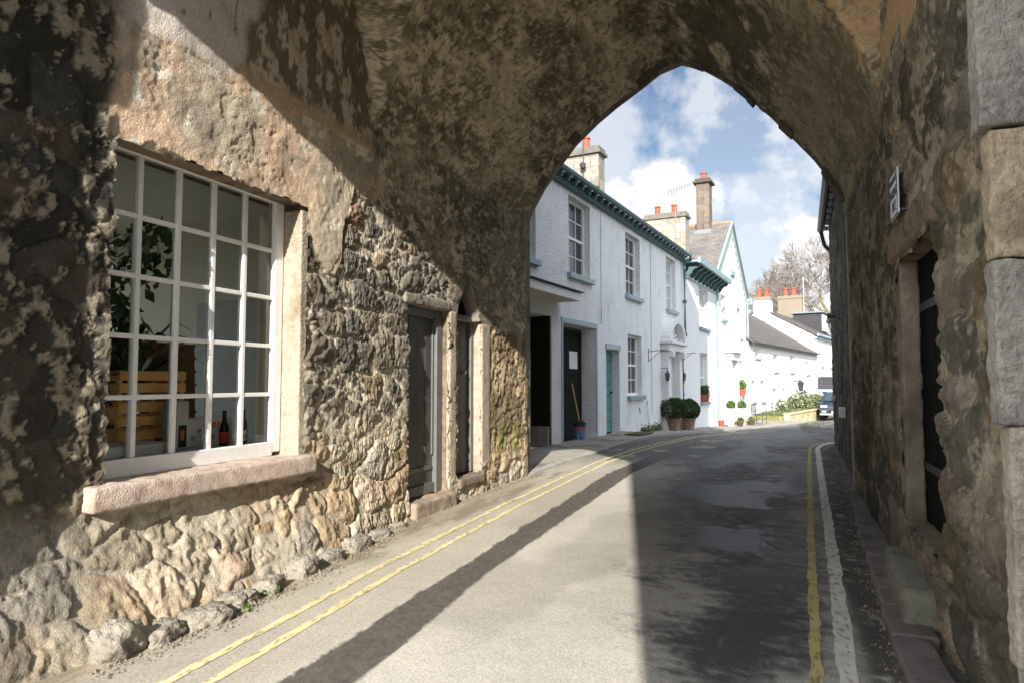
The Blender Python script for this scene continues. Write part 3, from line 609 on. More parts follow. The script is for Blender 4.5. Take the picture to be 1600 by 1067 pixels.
# ---- sign on the right wall
sg = thing('wall_sign', (XR-.02, 4.75, 2.2), 'small white metal notice with dark lettering on the dark right wall above the doorway', 'sign')
def on_right(mb, x0, x1, y0, y1, z0, z1): return mb.box(x0, x1, y0, y1, z0, z1)
mb = MB().box(XR-.074, XR-.064, 4.62, 4.92, 2.32, 2.60); mb.build('plate', SIGNW, sg, bevel=.002)
mb = MB(); f = lambda a, b, c, d: mb.box(XR-.0765, XR-.0742, a, b, c, d)
f(4.625, 4.915, 2.592, 2.598); f(4.625, 4.915, 2.322, 2.328); f(4.625, 4.631, 2.328, 2.592); f(4.909, 4.915, 2.328, 2.592)
mb.build('border', NAVY, sg)
for yb_ in (4.65, 4.89):
    for zb_ in (2.345, 2.575): MB().tube([(XR-.079, yb_, zb_), (XR+.02, yb_, zb_)], .006, 8).build('fixing_bolt', STEEL, sg)
def text(body, size, loc, rot, mat, parent, name='lettering', wid=None):
    cu = bpy.data.curves.new(name, 'FONT'); cu.body = body; cu.size = size; cu.align_x = 'CENTER'; cu.align_y = 'CENTER'; cu.extrude = .0006; cu.offset = size*.018
    cu.materials.append(mat); o = bpy.data.objects.new(name, cu); COL.objects.link(o); o.parent = parent
    o.location = Vector(loc)-wloc(parent); o.rotation_euler = rot
    if wid: 
        bpy.context.view_layer.update(); o.scale.x = wid/max(o.dimensions.x, 1e-4)
    bpy.context.view_layer.update(); me = bpy.data.meshes.new_from_object(o.evaluated_get(bpy.context.evaluated_depsgraph_get())); me.name = name
    q = bpy.data.objects.new('tmp_text', me); COL.objects.link(q); q.parent = parent; q.location = o.location; q.rotation_euler = o.rotation_euler; q.scale = o.scale
    bpy.data.objects.remove(o); q.name = name
    return q
for b, s, z, wd in (('RESIDENTS', .056, 2.548, .255), ('PARKING', .085, 2.468, .25), ('ONLY', .085, 2.385, .15)):
    text(b, s, (XR-.0752, 4.77, z), (R(90), 0, R(-90)), NAVY, sg, wid=wd)
# ---- footing stones along the left wall
fs = [(-2.99, 2.40, .06, .10, .11, .13, 0), (-2.97, 2.64, .02, .09, .12, .08, 0), (-2.95, 2.90, .03, .10, .13, .075, 0), (-2.99, 3.2, .03, .09, .12, .07, 0), (-3.03, 3.5, .03, .08, .12, .075, 0), (-3.05, 3.84, .05, .08, .10, .11, 0), (-3.09, 4.2, .03, .07, .12, .075, 0),
      (-3.13, 4.6, .04, .08, .15, .085, 0), (-3.2, 5.0, .02, .07, .13, .06, 0), (-3.24, 5.35, .02, .05, .12, .05, 0)]
for k, (x, y, z, a, b, c0, lb) in enumerate(fs):
    rock('footing_stone', (x+.02, y, z*.8), (a*.85, b*.9, c0*.8), FOOTST, gate, 40+k, .34, pw=5.5, rot=random.uniform(-.4, .4))
pts = [];
for k in range(2200):
    if k % 5: y_ = random.uniform(2.2, 9.0); x_ = np.interp(y_, [2.2, 2.5, 4, 5, 5.8, 7.4, 9], [-2.9, -2.86, -2.98, -3.12, -3.28, -3.32, -3.3])+abs(random.gauss(0, .06))
    else: y_ = random.uniform(2.8, 9.0); x_ = np.interp(y_, [2.6, 3.5, 4.2, 6.1, 9, 9.5], [.45, .48, .49, .56, .73, .75])-abs(random.gauss(0, .06))
    r_ = min(.02, .004+random.expovariate(1/.003)); pts.append((x_, y_, r_))
o8 = np.array([(1, 0, 0), (-1, 0, 0), (0, 1, 0), (0, -1, 0), (0, 0, 1), (0, 0, -1)], float); f8 = np.array([(0, 2, 4), (2, 1, 4), (1, 3, 4), (3, 0, 4), (2, 0, 5), (1, 2, 5), (3, 1, 5), (0, 3, 5)])
VV = []; FF = []
for k, (x_, y_, r_) in enumerate(pts): VV.append(o8*(r_*RS.uniform(.6, 1.3, (6, 3)))+np.array([x_, y_, .006+r_*.3])); FF.append(f8+6*k)
gv = np_mesh('gravel', np.concatenate(VV), np.concatenate(FF), M('grit', srgb(122, 112, 96), .95, .4, 60., col2=srgb(70, 64, 54), c2scale=40.), None, (0, 0, 0), smooth=False); gv['kind'] = 'stuff'; gv['label'] = 'loose grit and small stones gathered along the wall foot and kerb'
# ---- mounting block and kerb on the right
bl = rough_box('stone_block', -.15, .15, -.56, .56, 0., .235, BLOCKST, None, .014, .03, 60, .05)
bl.location = (.735, 4.66, -.01); bl.rotation_euler.z = R(-2.5)
tag(bl, 'worn grey stone block standing on the right kerb below the dark doorway', 'stone block')
kb = thing('kerb', (.6, 4.2, 0), 'uneven row of flat worn kerb stones along the foot of the right wall', 'kerb')
y = 2.6; k = 0
while y < 9.3:
    L = random.uniform(.3, .55); x0 = np.interp(y, [2.6, 3.5, 4.2, 6.1, 9, 9.5], [.46, .49, .5, .57, .74, .76]) + random.uniform(-.012, .012)
    rough_box('kerb_stone', x0, x0+.2+random.uniform(-.02, .03), y+.006, y+L-.006, -.08, .055+random.uniform(-.008, .01), M('kerb_slab', srgb(112, 104, 98), .9, .2, 7., .8, 60., .008, col2=srgb(92, 84, 76), c2scale=3.), kb, .006, .04, 70+k, .015); y += L; k += 1

# ================================================================== ROAD AND GROUND
def lerp(Y, a, b): return np.interp(Y, a, b)
def edge_l(Y): return lerp(Y, [-30, 2, 5, 6, 9, 11, 12.8, 14.7, 17, 20, 22.3, 29, 34.5, 40, 50, 60], [-3.3, -3.05, -3.2, -3.34, -3.32, -3.28, -3.15, -3.05, -2.95, -2.6, -2.25, -1.25, 0.3, 1.7, 4.2, 7])
yr = [-12.]
while yr[-1] < 62: yr.append(yr[-1] + max(.022, .0075*abs(yr[-1])) if yr[-1] > 1.5 else yr[-1]+(.6 if yr[-1] < 0 else .1))
YR = np.array(yr); tt = np.linspace(0, 1, 240)
xl = edge_l(YR)-.1; xr = lerp(YR, [-30, 9, 12, 16, 17.5, 25, 40, 62], [.9, .9, 1.0, 1.15, 1.6, 6, 12, 18])
X = xl[:, None]+(xr-xl)[:, None]*tt[None]; Y = np.repeat(YR[:, None], len(tt), 1)
Z = gr(Y) + (fbm(X*1.5, Y*1.5, 600, 3)-.5)*.012 + (fbm(X*9, Y*9, 601, 3)-.5)*.004
c = np.ones(X.shape+(3,))*np.array(srgb(178, 172, 160)); c = c*(.86+.28*fbm(X*3, Y*2, 602, 5, .6))[..., None]
c = mixc(c, srgb(154, 148, 136), sst(.5, .64, fbm(X*1.2, Y*.5, 603, 4))*.7)
rgh = np.full(X.shape, .85)
# older grey strip by the wall, tar seam, wet patches, dirt along the right kerb
lb = sst(.06, -.06, X-lerp(Y, [2, 4.2, 9.7, 12], [-2.06, -2.14, -2.34, -2.3]) + (fbm(X*6, Y*3, 604, 3)-.5)*.05); c = mixc(c, srgb(160, 152, 134), lb*.55)
dm = sst(.52, .62, fbm(X*6, Y*1.6, 620, 6, .62))*sst(-2.7, -3.0, X)*sst(12, 8, Y); c = mixc(c, srgb(100, 92, 74), dm*.75); dm2 = sst(-2.82, -3.02, X+(fbm(X*7, Y*5, 622, 4)-.5)*.2)*sst(9.5, 8, Y); c = mixc(c, srgb(140, 126, 104), dm2*.6)
tj = (fbm(X*5, Y*5, 605, 3)-.5)*.05 + (fbm(X*40, Y*40, 613, 2)-.5)*.02
tm = sst(.008, -.008, lerp(Y, [2, 2.5, 4.2, 9.7, 14], [-2.06, -2.05, -2.13, -2.34, -2.1])-X+tj)*sst(.008, -.008, X-lerp(Y, [2, 2.6, 4.4, 10, 14], [-1.72, -1.74, -1.9, -2.02, -1.75])+tj*.4)*sst(14, 10, Y)
c = mixc(c, np.array(srgb(80, 74, 67))*(.55+.9*fbm(X*45, Y*45, 612, 2))[..., None], tm*.95)
nz = fbm(X*1.9, Y*1.9, 606, 7, .64); nz2 = fbm(X*10, Y*19, 607, 5, .68)
cent = lerp(Y, [2, 4, 7, 11, 16, 22], [-.22, -.3, -.45, -.7, -.5, .2]); wd = lerp(Y, [2, 3, 5, 8, 12, 18, 26], [.22, .36, .62, .9, 1.2, 1.6, 2.2])
wet = sst(-.1, .95, 1-np.abs(X-cent-.1)/wd + (nz-.5)*1.7 + (nz2-.5)*1.5 + .08)*sst(40, 26, Y)
wet = np.maximum(wet, .8*sst(9.5, 13, Y)*sst(40, 30, Y)*sst(.36, .5, nz+.2*nz2))
drk = sst(-1.75, -.9, X+(nz-.5)*.5)*sst(.5, .3, X-lerp(Y, [2, 9, 16], [.2, .3, .6])); c = c*(1-.22*drk*sst(2, 5, Y))[..., None]  # right half of the road darkened in colour to deepen its shade
c = mixc(c, srgb(62, 61, 61), wet*.92); rgh = rgh - wet*.10
pud = sst(.62, .72, nz+.35*wet-.12)*wet*sst(3.5, 6, Y); rgh = np.clip(rgh-pud*.25, .36, 1); c = mixc(c, srgb(56, 57, 60), pud*.5)
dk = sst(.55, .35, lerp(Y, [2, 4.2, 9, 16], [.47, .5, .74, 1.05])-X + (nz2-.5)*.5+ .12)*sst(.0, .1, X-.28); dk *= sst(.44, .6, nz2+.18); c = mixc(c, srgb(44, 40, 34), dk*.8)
crk = sst(.965, .985, ridged(X*.8, Y*.5, 609, 3))*.45; c = mixc(c, srgb(70, 66, 60), crk)
sp = (vn(X*26, Y*14, 610) > .93)*.25; c = mixc(c, srgb(200, 196, 190), sp*sst(-1., 0, X)*.5)
ROADM = attr_mat('asphalt', fine=.16, fscale=90., bump=.5, bdist=.006, wet=True, speck=.2)
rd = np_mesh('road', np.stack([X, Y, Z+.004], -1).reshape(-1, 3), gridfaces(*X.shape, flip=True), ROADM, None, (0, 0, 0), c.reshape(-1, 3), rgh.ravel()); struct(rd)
def strip(name, ctr, w, y0, y1, colr, mat, label=None, seed=0, lift=.004, wear=.57):
    n = int((y1-y0)/.03); Yc = np.linspace(y0, y1, n); xc = lerp(Yc, [p[0] for p in ctr], [p[1] for p in ctr])
    m = 9; tt = np.linspace(-.5, .5, m); jl = (fbm(Yc*9, Yc*0+1, seed, 3)-.5)*.022; jr = (fbm(Yc*9, Yc*0+31, seed+1, 3)-.5)*.022
    lo = xc-w/2+jl; hi = xc+w/2+jr; X = lo[:, None]+(hi-lo)[:, None]*(tt[None]+.5); Y = np.repeat(Yc[:, None], m, 1)
    base = gr(Y) + (fbm(X*1.5, Y*1.5, 600, 3)-.5)*.012 + (fbm(X*9, Y*9, 601, 3)-.5)*.004
    c = np.ones(X.shape+(3,))*np.array(colr)*(.85+.3*fbm(X*14, Y*9, seed+3, 3))[..., None]
    c = mixc(c, srgb(104, 98, 88), sst(wear, wear+.12, fbm(X*40, Y*26, seed+4, 5, .7))*.75)
    keep = fbm(X*40, Y*20, seed+6, 3)[:-1, :-1] < .86
    P, F, C = compact(np.stack([X, Y, base+.004+lift], -1).reshape(-1, 3), gridfaces(n, m, keep, True), c.reshape(-1, 3))
    o = np_mesh(name, P, F, mat, None, (0, 0, 0), C); return struct(o)
PAINTR = attr_mat('road_paint', fine=.12, fscale=120., bump=.3, bdist=.004)
YEL = srgb(206, 192, 146); yl = [(1.5, -2.50), (2.3, -2.50), (4.3, -2.67), (7, -2.78), (11, -2.84), (13, -2.72), (15.4, -2.42), (18, -2.1), (21.5, -1.62), (26, -.9)]
strip('road_marking', yl, .054, 1.6, 24, YEL, PAINTR, seed=700); strip('road_marking', [(a, b+.175) for a, b in yl], .054, 1.6, 24, YEL, PAINTR, seed=720)
yrr = [(1.5, .085), (3.3, .115), (6.1, .195), (10, .32), (14.9, .50), (16, .66), (17.3, 1.05)]
strip('road_marking', yrr, .055, 1.6, 17.2, srgb(196, 176, 120), PAINTR, seed=740, wear=.56)
strip('road_marking', [(1.5, .2), (3.35, .245), (6.1, .345), (10, .47), (14.9, .64), (16, .78), (17.2, 1.12)], .085, 1.6, 17.1, srgb(214, 208, 192), PAINTR, seed=760, wear=.58)
# pavement up to the house fronts
p0 = (-4.28, 13.74); d1v = (.1068, .9943); n1v = (.9943, -.1068)
F1 = Fr(p0, d1v, n1v)
YP = np.linspace(9.0, 38.2, 320); xe = edge_l(YP); xf = p0[0]+.1074*(YP-p0[1])-.05; m = 14; tt = np.linspace(0, 1, m)
X = xf[:, None]+(xe-xf)[:, None]*tt[None]; Y = np.repeat(YP[:, None], m, 1)
hk = lerp(Y, [9, 11, 15, 40], [.02, .03, .06, .07]); Zp = gr(Y)+hk+(fbm(X*2, Y*2, 650, 3)-.5)*.012
Pp = np.stack([X, Y, Zp], -1); lowr = np.stack([xe, YP, gr(YP)-.05], -1)[:, None]
Pp = np.concatenate([Pp, lowr], 1)
struct(np_mesh('pavement', Pp.reshape(-1, 3), gridfaces(320, m+1, None, True), PAVE, None, (0, 0, 0)))
# kerb line stones are part of the pavement edge
mb = MB(); YK = np.arange(9.2, 37, .9)
for a in YK:
    b = a+.88; A = edge_l(a); B = edge_l(b); za, zb = gr(a)+lerp(a, [9, 11, 15, 40], [.02, .03, .06, .07])+.006, gr(b)+lerp(b, [9, 11, 15, 40], [.02, .03, .06, .07])+.006
    mb.prism([(A-.12, a, za-.2), (A+.012, a, za-.2), (B+.012, b, zb-.2), (B-.12, b, zb-.2)], [(A-.12, a, za), (A+.012, a, za), (B+.012, b, zb), (B-.12, b, zb)])
struct(mb.build('pavement_kerb', M('kerb_concrete', srgb(150, 146, 138), .9, .15, 6., .4, 60.), None, bevel=.012))
# ground
yg = np.r_[np.linspace(-60, 60, 121), np.linspace(70, 600, 30)]; xg = np.r_[np.linspace(-400, -40, 20), np.linspace(-38, 38, 39), np.linspace(40, 400, 20)]
X, Y = np.meshgrid(xg, yg, indexing='xy'); gz = gr(Y)-.06
struct(np_mesh('ground', np.stack([X, Y, gz], -1).reshape(-1, 3), gridfaces(*X.shape, flip=True), GROUND, None, (0, 0, 0)))

# ================================================================== HOUSES
def facade(mb, fr, s0, s1, z0, z1, holes):
    cs = sorted(set([s0, s1]+[h[0] for h in holes]+[h[1] for h in holes])); cz = sorted(set([z0, z1]+[h[2] for h in holes]+[h[3] for h in holes]))
    cs = [a for a in cs if s0 <= a <= s1]; cz = [a for a in cz if z0 <= a <= z1]
    for a, b in zip(cs, cs[1:]):
        for c, d in zip(cz, cz[1:]):
            ms, mz = (a+b)/2, (c+d)/2
            if any(h[0] < ms < h[1] and h[2] < mz < h[3] for h in holes): continue
            mb.poly([fr.P(a, 0, c), fr.P(b, 0, c), fr.P(b, 0, d), fr.P(a, 0, d)])
    for h in holes:
        a, b, c, d, dp = h
        for q in ([(a, c), (a, d)], [(b, c), (b, d)], [(a, d), (b, d)], [(a, c), (b, c)]):
            (u, v), (x, y) = q; mb.poly([fr.P(u, 0, v), fr.P(x, 0, y), fr.P(x, -dp, y), fr.P(u, -dp, v)])
def body(mb, fr, s0, s1, z0, z1, dep):
    for s in (s0, s1): mb.poly([fr.P(s, 0, z0), fr.P(s, -dep, z0), fr.P(s, -dep, z1), fr.P(s, 0, z1)])
    mb.poly([fr.P(s0, -dep, z0), fr.P(s1, -dep, z0), fr.P(s1, -dep, z1), fr.P(s0, -dep, z1)])
def sash(par, fr, s0, s1, z0, z1, dep, cols=3, rows=2, pane=GLASSD, sill=TEALL, frame=PAINT, so=.1, bar=.022, fw=.07):
    mb = MB(); o0, o1 = -dep-.02, -dep+.05
    mb.box(s0, s0+fw, o0, o1, z0, z1, fr).box(s1-fw, s1, o0, o1, z0, z1, fr).box(s0+fw, s1-fw, o0, o1-.003, z1-fw, z1, fr).box(s0+fw, s1-fw, o0, o1-.003, z0, z0+fw, fr)
    zm = (z0+z1)/2; mb.box(s0+fw, s1-fw, o0, o1-.01, zm-.03, zm+.03, fr)
    for k in range(1, cols): c = s0+fw+(s1-s0-2*fw)*k/cols; mb.box(c-bar/2, c+bar/2, o0, o1-.025, z0+fw, zm-.03, fr).box(c-bar/2, c+bar/2, o0, o1-.025, zm+.03, z1-fw, fr)
    for za, zb in ((z0+fw, zm-.03), (zm+.03, z1-fw)):
        for k in range(1, rows): c = za+(zb-za)*k/rows; mb.box(s0+fw, s1-fw, o0, o1-.028, c-bar/2, c+bar/2, fr)
    w = mb.build('window', frame, par)
    MB().poly([fr.P(s0+fw, -dep, z0+fw), fr.P(s1-fw, -dep, z0+fw), fr.P(s1-fw, -dep, z1-fw), fr.P(s0+fw, -dep, z1-fw)]).build('pane', pane, w)
    if sill: MB().box(s0-.08, s1+.08, -dep+.02, so, z0-.12, z0-.003, fr).build('sill', sill, w, bevel=.008)
    return w
def gutter_run(mb, fr, s0, s1, o, z, r=.06): mb.tube([fr.P(s0, o, z), fr.P(s1, o, z)], r, 10)
def pot_chimney(par, fr, s, o, z, r=.13, h=.4, mat=TERRA, n=12):
    c = fr.P(s, o, z); MB().lathe([(r*1.1, 0), (r, .05), (r*.86, h*.8), (r*1.08, h*.84), (r*1.08, h*.94), (r*.8, h)], c, n).build('chimney_pot', mat, par, smooth=False)
def stack(par, fr, s0, s1, o0, o1, z0, z1, mat, pots, cap=.08, capmat=None, ph=.4, pr=.13, skirt=True):
    mb = MB(); mb.box(s0, s1, o0, o1, z0, z1-.28, fr); st = mb.build('chimney', mat, par)
    mb = MB(); mb.box(s0-cap, s1+cap, o0-cap, o1+cap, z1-.28, z1-.16, fr); mb.box(s0-cap*.4, s1+cap*.4, o0-cap*.4, o1+cap*.4, z1-.16, z1, fr); mb.build('chimney_cap', capmat or mat, st, bevel=.015)
    nn = max(1, int((z1-z0)/.33)); 
    for a, b in pots: pot_chimney(st, fr, a, b, z1, pr, ph)
    return st
def coursed(name, c1, c2, sc=1.):
    m, nt, b = newmat(name); L = nt.links.new; uv = nd(nt, 'ShaderNodeUVMap')
    br = nd(nt, 'ShaderNodeTexBrick', Scale=sc); br.inputs['Brick Width'].default_value = .55; br.inputs['Row Height'].default_value = .56; br.inputs['Mortar Size'].default_value = .012
    br.inputs['Color1'].default_value = (*c1, 1); br.inputs['Color2'].default_value = (*c2, 1); br.inputs['Mortar'].default_value = (c2[0]*.6, c2[1]*.6, c2[2]*.6, 1); L(uv.outputs[0], br.inputs['Vector'])
    n = nd(nt, 'ShaderNodeTexNoise', Scale=6., Detail=7., Roughness=.7); tc = nd(nt, 'ShaderNodeTexCoord'); L(tc.outputs['Object'], n.inputs['Vector'])
    mr = nd(nt, 'ShaderNodeMapRange'); mr.inputs['From Min'].default_value = .3; mr.inputs['From Max'].default_value = .7; mr.inputs['To Min'].default_value = .65; mr.inputs['To Max'].default_value = 1.25; L(n.outputs['Fac'], mr.inputs['Value'])
    vm = nd(nt, 'ShaderNodeVectorMath', operation='SCALE'); L(br.outputs['Color'], vm.inputs[0]); L(mr.outputs[0], vm.inputs['Scale']); L(vm.outputs[0], b.inputs['Base Color']); b.inputs['Roughness'].default_value = .9
    return m
ASHC = coursed('coursed_ashlar', srgb(158, 150, 136), srgb(132, 126, 114)); ASHD = coursed('coursed_brown_ashlar', srgb(118, 106, 92), srgb(98, 88, 77))
def stackc(par, fr, s0, s1, o0, o1, z0, z1, mat, pots, capmat, cap=.08, ph=.4, pr=.13):
    st = MB().box(s0, s1, o0, o1, z0, z1-.24, fr).build('chimney', mat, par, uvfr=fr)
    MB().box(s0-cap, s1+cap, o0-cap, o1+cap, z1-.24, z1-.13, fr).box(s0-cap*.3, s1+cap*.3, o0-cap*.3, o1+cap*.3, z1-.13, z1, fr).build('chimney_cap', capmat, st, bevel=.015)
    for a, b in pots: pot_chimney(st, fr, a, b, z1, pr, ph)
    return st
def slab(mb, A, th=.08):
    mb.prism([(x, y, z-th) for x, y, z in A], A)
def pipe(par, fr, s, z0, z1, mat, o=.09, off=None, r=.045, join=()):
    mb = MB(); pts = [fr.P(s, o+.12, z1), fr.P(s, o, z1-.25), fr.P(s, o, z0)] if off is None else off
    mb.tube(pts, r, 10)
    for z in join: mb.tube([fr.P(s, o, z-.05), fr.P(s, o, z+.05)], r*1.35, 10)
    return mb.build('downpipe', mat, par, smooth=False)
sash(gate, Fr((-7.3, 0), (0, 1), (-1, 0)), 1.9, 5.1, .5, 2.7, .1, 4, 2, GLASS, None)  # unseen rear window, added to let more daylight into the room
# ---------------- first house (shaded, pebbledash)
h1 = thing('terraced_house', F1.P(4, 0, 0), 'long pebbledashed white house in shade with arched portico, garage openings and teal gutter', 'house', 'white houses along the street')
ZB = -1.3
holes = [(-2.5, -1.27, 3.68, 5.4, .2), (.38, 1.67, 3.68, 5.4, .2), (4.3, 5.6, 3.66, 5.35, .2), (8.45, 9.65, 3.66, 5.38, .2), (4.43, 5.68, .95, 2.6, .2), (-2.5, -.53, .0, 2.65, .5), (.03, 2.0, -.02, 2.56, .36), (2.71, 3.72, .0, 2.12, .22), (8.15, 9.15, -.2, 2.2, .15)]
mb = MB(); facade(mb, F1, -4.55, 10.6, ZB, 5.62, holes); body(mb, F1, -4.55, 10.6, ZB, 5.62, 7.); mb.build('wall', WHITE, h1)
for q in holes[:4]: sash(h1, F1, *q[:4], .2, 3, 2, GLASSD if q[0] != 8.45 else GLASSP, GREYP)
sash(h1, F1, *holes[4][:4], .2, 3, 2, GLASSD, TEALL)
rl = lambda z: z
mb = MB(); slab(mb, [F1.P(-4.55, .24, 5.72), F1.P(10.7, .24, 5.72), F1.P(10.7, -3.5, 8.25), F1.P(-4.55, -3.5, 8.25)]); slab(mb, [F1.P(-4.55, -7.2, 5.72), F1.P(10.7, -7.2, 5.72), F1.P(10.7, -3.5, 8.25), F1.P(-4.55, -3.5, 8.25)])
mb.build('roof', SLATE, h1, uvfr=F1)
mb = MB(); mb.box(-4.5, 10.75, .002, .10, 5.50, 5.60, F1); mb.tube([F1.P(-4.5, .25, 5.72), F1.P(10.75, .25, 5.72)], .07, 10)
mb.build('gutter', TEAL, h1)
b0 = MB().box(-3.03, -2.97, .16, .28, 5.50, 5.58, F1).build('gutter_bracket', TEAL, h1)
e0 = MB().box(-3.018, -2.982, .29, .335, 5.56, 5.60, F1).build('bracket_end', GREYP, b0)
for k in range(1, 34):
    b = dup(b0, None, None, h1); b.location = (d1v[0]*.4*k, d1v[1]*.4*k, 0)
# canopy over the double doors
cn = MB().box(-2.75, -.28, .0, .5, 2.96, 3.05, F1).build('canopy', CREAMP, h1, bevel=.006)
MB().box(-2.8, -.22, .5, .53, 2.95, 3.11, F1).box(-.279, -.22, .0, .5, 2.95, 3.11, F1).build('fascia', PAINT, cn, bevel=.004)
mb = MB(); slab(mb, [F1.P(-2.8, .58, 3.14), F1.P(-.17, .58, 3.14), F1.P(-.17, 0, 3.24), F1.P(-2.8, 0, 3.24)], .025); mb.build('canopy_roof', M('roof_felt', srgb(74, 72, 76), .9, .2, 6.), cn)
# double doors, half open, in the first opening
dd = MB().box(-2.5, -1.95, -.52, -.45, .02, 1.98, F1).box(-1.94, -.75, -.5, -.44, .02, 1.98, F1).box(-2.5, -.54, -.55, -.43, 2.0, 2.08, F1).build('door', BLACKDOOR, h1, bevel=.006)
MB().box(-.60, -.535, -.44, -.02, .02, 2.64, F1).build('folded_leaf', BLACKDOOR, dd, bevel=.005); MB().box(-1.42, -1.39, -.44, -.425, .02, 1.98, F1).build('door_edge', GREYFRAME, dd)
MB().poly([F1.P(-2.5, -.48, 2.08), F1.P(-.53, -.48, 2.08), F1.P(-.53, -.48, 2.65), F1.P(-2.5, -.48, 2.65)]).build('fanlight', M('dark_blue_glass', (.03, .05, .065), .2, .2, 3.), dd)
MB().box(-.66, -.605, -.40, -.02, .02, .42, F1).build('door_panel', M('faded_grey_paint', srgb(150, 146, 140), .7, .2, 8.), dd, bevel=.006)
# garage door
gd = MB().box(.03, 1.02, -.42, -.36, 0., 2.5, F1).box(1.03, 2.0, -.425, -.362, 0., 2.5, F1).build('garage_door', M('green_black_paint', srgb(30, 32, 26), .8, .2, 5., spec=.15), h1, bevel=.006)
MB().box(1.24, 1.72, -.362, -.352, 1.62, 2.02, F1).build('notice', WHITEBOX, gd)
for a, b, c0, d0 in ((.0, 2.08, 2.565, 2.68),): MB().box(a-.05, b, 0.002, .025, c0, d0, F1).build('door_surround', GREYP, h1, bevel=.004)
MB().box(-.04, .028, .002, .022, .02, 2.56, F1).build('door_surround', GREYP, h1, bevel=.004); MB().box(2.0, 2.08, .002, .022, .02, 2.56, F1).build('door_surround', GREYP, h1, bevel=.004)
td = MB().box(2.71, 3.72, -.27, -.22, .05, 2.08, F1).build('front_door', M('teal_door_paint', srgb(88, 134, 134), .5, .12, 8.), h1, bevel=.006)
mb = MB()
for zc in (.3, .62, .94, 1.26, 1.58, 1.85): mb.box(2.8, 3.62, -.219, -.212, zc, zc+.03, F1)
mb.build('door_panel', TEAL, td)
MB().tube([F1.P(3.55, -.2, 1.05), F1.P(3.55, -.14, 1.05)], .03, 10).build('handle', METAL, td)
MB().box(2.66, 3.78, .002, .03, 2.13, 2.26, F1).build('door_surround', GREYP, h1, bevel=.004)
MB().box(2.66, 3.8, 0, .4, -.05, .06, F1).build('door_step', CONC, h1, bevel=.01)
# arched portico
pt = MB().box(7.75, 8.1, 0.002, .22, -.35, 2.28, F1).box(9.2, 9.55, 0.002, .22, -.35, 2.28, F1).build('portico', WHITE2, h1, bevel=.012)
MB().box(7.68, 9.62, 0.002, .28, 2.29, 2.5, F1).box(7.6, 9.7, 0.002, .38, 2.505, 2.6, F1).build('entablature', WHITE2, pt, bevel=.012)
mb = MB(); A = []
for k in range(17):
    t = math.pi*k/16; A.append((8.65-.98*math.cos(t), 2.6+.72*math.sin(t)))
I = [(8.65+(a-8.65)*.82, 2.6+(b-2.6)*.80) for a, b in A]
for k in range(16): mb.prism([F1.P(A[k][0], .003, A[k][1]), F1.P(A[k+1][0], .003, A[k+1][1]), F1.P(I[k+1][0], .003, I[k+1][1]), F1.P(I[k][0], .003, I[k][1])], [F1.P(A[k][0], .34, A[k][1]), F1.P(A[k+1][0], .34, A[k+1][1]), F1.P(I[k+1][0], .34, I[k+1][1]), F1.P(I[k][0], .34, I[k][1])])
mb.build('arch_moulding', WHITE2, pt)
mb = MB()
for k in range(9):
    t = math.pi*(k+.5)/9; mb.tube([F1.P(8.65-.2*math.cos(t), .06, 2.62+.13*math.sin(t)), F1.P(8.65-.74*math.cos(t), .06, 2.62+.52*math.sin(t))], [.02, .07], 6)
mb.build('fan_relief', WHITE2, pt)
for s in (7.92, 9.38): MB().box(s-.14, s+.14, .221, .36, 2.1, 2.28, F1).tube([F1.P(s-.1, .3, 2.2), F1.P(s+.1, .3, 2.2)], .08, 10).build('console', WHITE2, pt)
fd = MB().box(8.15, 9.15, -.19, -.15, -.2, 2.2, F1).build('front_door', PAINT, h1, bevel=.006)
MB().box(8.27, 8.58, -.149, -.14, .2, .9, F1).box(8.72, 9.03, -.149, -.14, .2, .9, F1).box(8.27, 8.58, -.149, -.14, 1.1, 1.95, F1).box(8.72, 9.03, -.149, -.14, 1.1, 1.95, F1).build('door_panel', PAINT, fd, bevel=.01)
mb = MB(); mb.box(8.5, 8.8, -.148, -.138, .98, 1.04, F1); mb.build('letter_plate', STEEL, fd)
for s in (7.62, 9.68):   # lanterns
    l = MB().tube([F1.P(s, .02, 1.75), F1.P(s, .22, 1.75)], .012, 6).tube([F1.P(s, .22, 1.75), F1.P(s, .22, 1.62)], .012, 6).build('wall_lantern', METAL, h1)
    MB().lathe([(.05, 0), (.075, .2), (.09, .21), (.02, .3)], F1.P(s, .22, 1.35), 6).build('lantern_glass', M('lantern', (.05, .05, .05), .3, .2, 20.), l)
for s, z in ((6.3, 2.2), (10.05, 2.25)):
    MB().tube([F1.P(s, .02, z), F1.P(s, .55, z+.05)], .01, 6).tube([F1.P(s, .02, z-.3), F1.P(s, .02, z+.1)], .01, 6).tube([F1.P(s, .02, z-.28), F1.P(s, .4, z+.03)], .008, 6).build('iron_bracket', METAL, h1)
mb = MB(); s = 10.55; mb.tube([F1.P(s, .25, 5.62), F1.P(s, .09, 5.42), F1.P(s, .09, 2.9)], .05, 10).tube([F1.P(s, .09, 2.9), F1.P(s-.45, .09, 2.5), F1.P(s-.5, .09, 2.3), F1.P(s-.5, .09, -.25)], .05, 10)
for z in (4.1, 2.95): mb.tube([F1.P(s, .09, z-.05), F1.P(s, .09, z+.05)], .068, 10)
for z in (1.3, .9): mb.tube([F1.P(s-.5, .09, z-.05), F1.P(s-.5, .09, z+.05)], .068, 10)
mb.build('downpipe', TEAL, h1)
MB().box(9.93, 10.17, .03, .2, 2.12, 2.3, F1).build('hopper', TEAL, h1, bevel=.02)
mb = MB().tube([F1.P(6.0, .05, .66), F1.P(6.12, .06, .2), F1.P(6.2, .08, -.1)], .022, 6); mb.build('overflow_pipe', PAINT, h1)
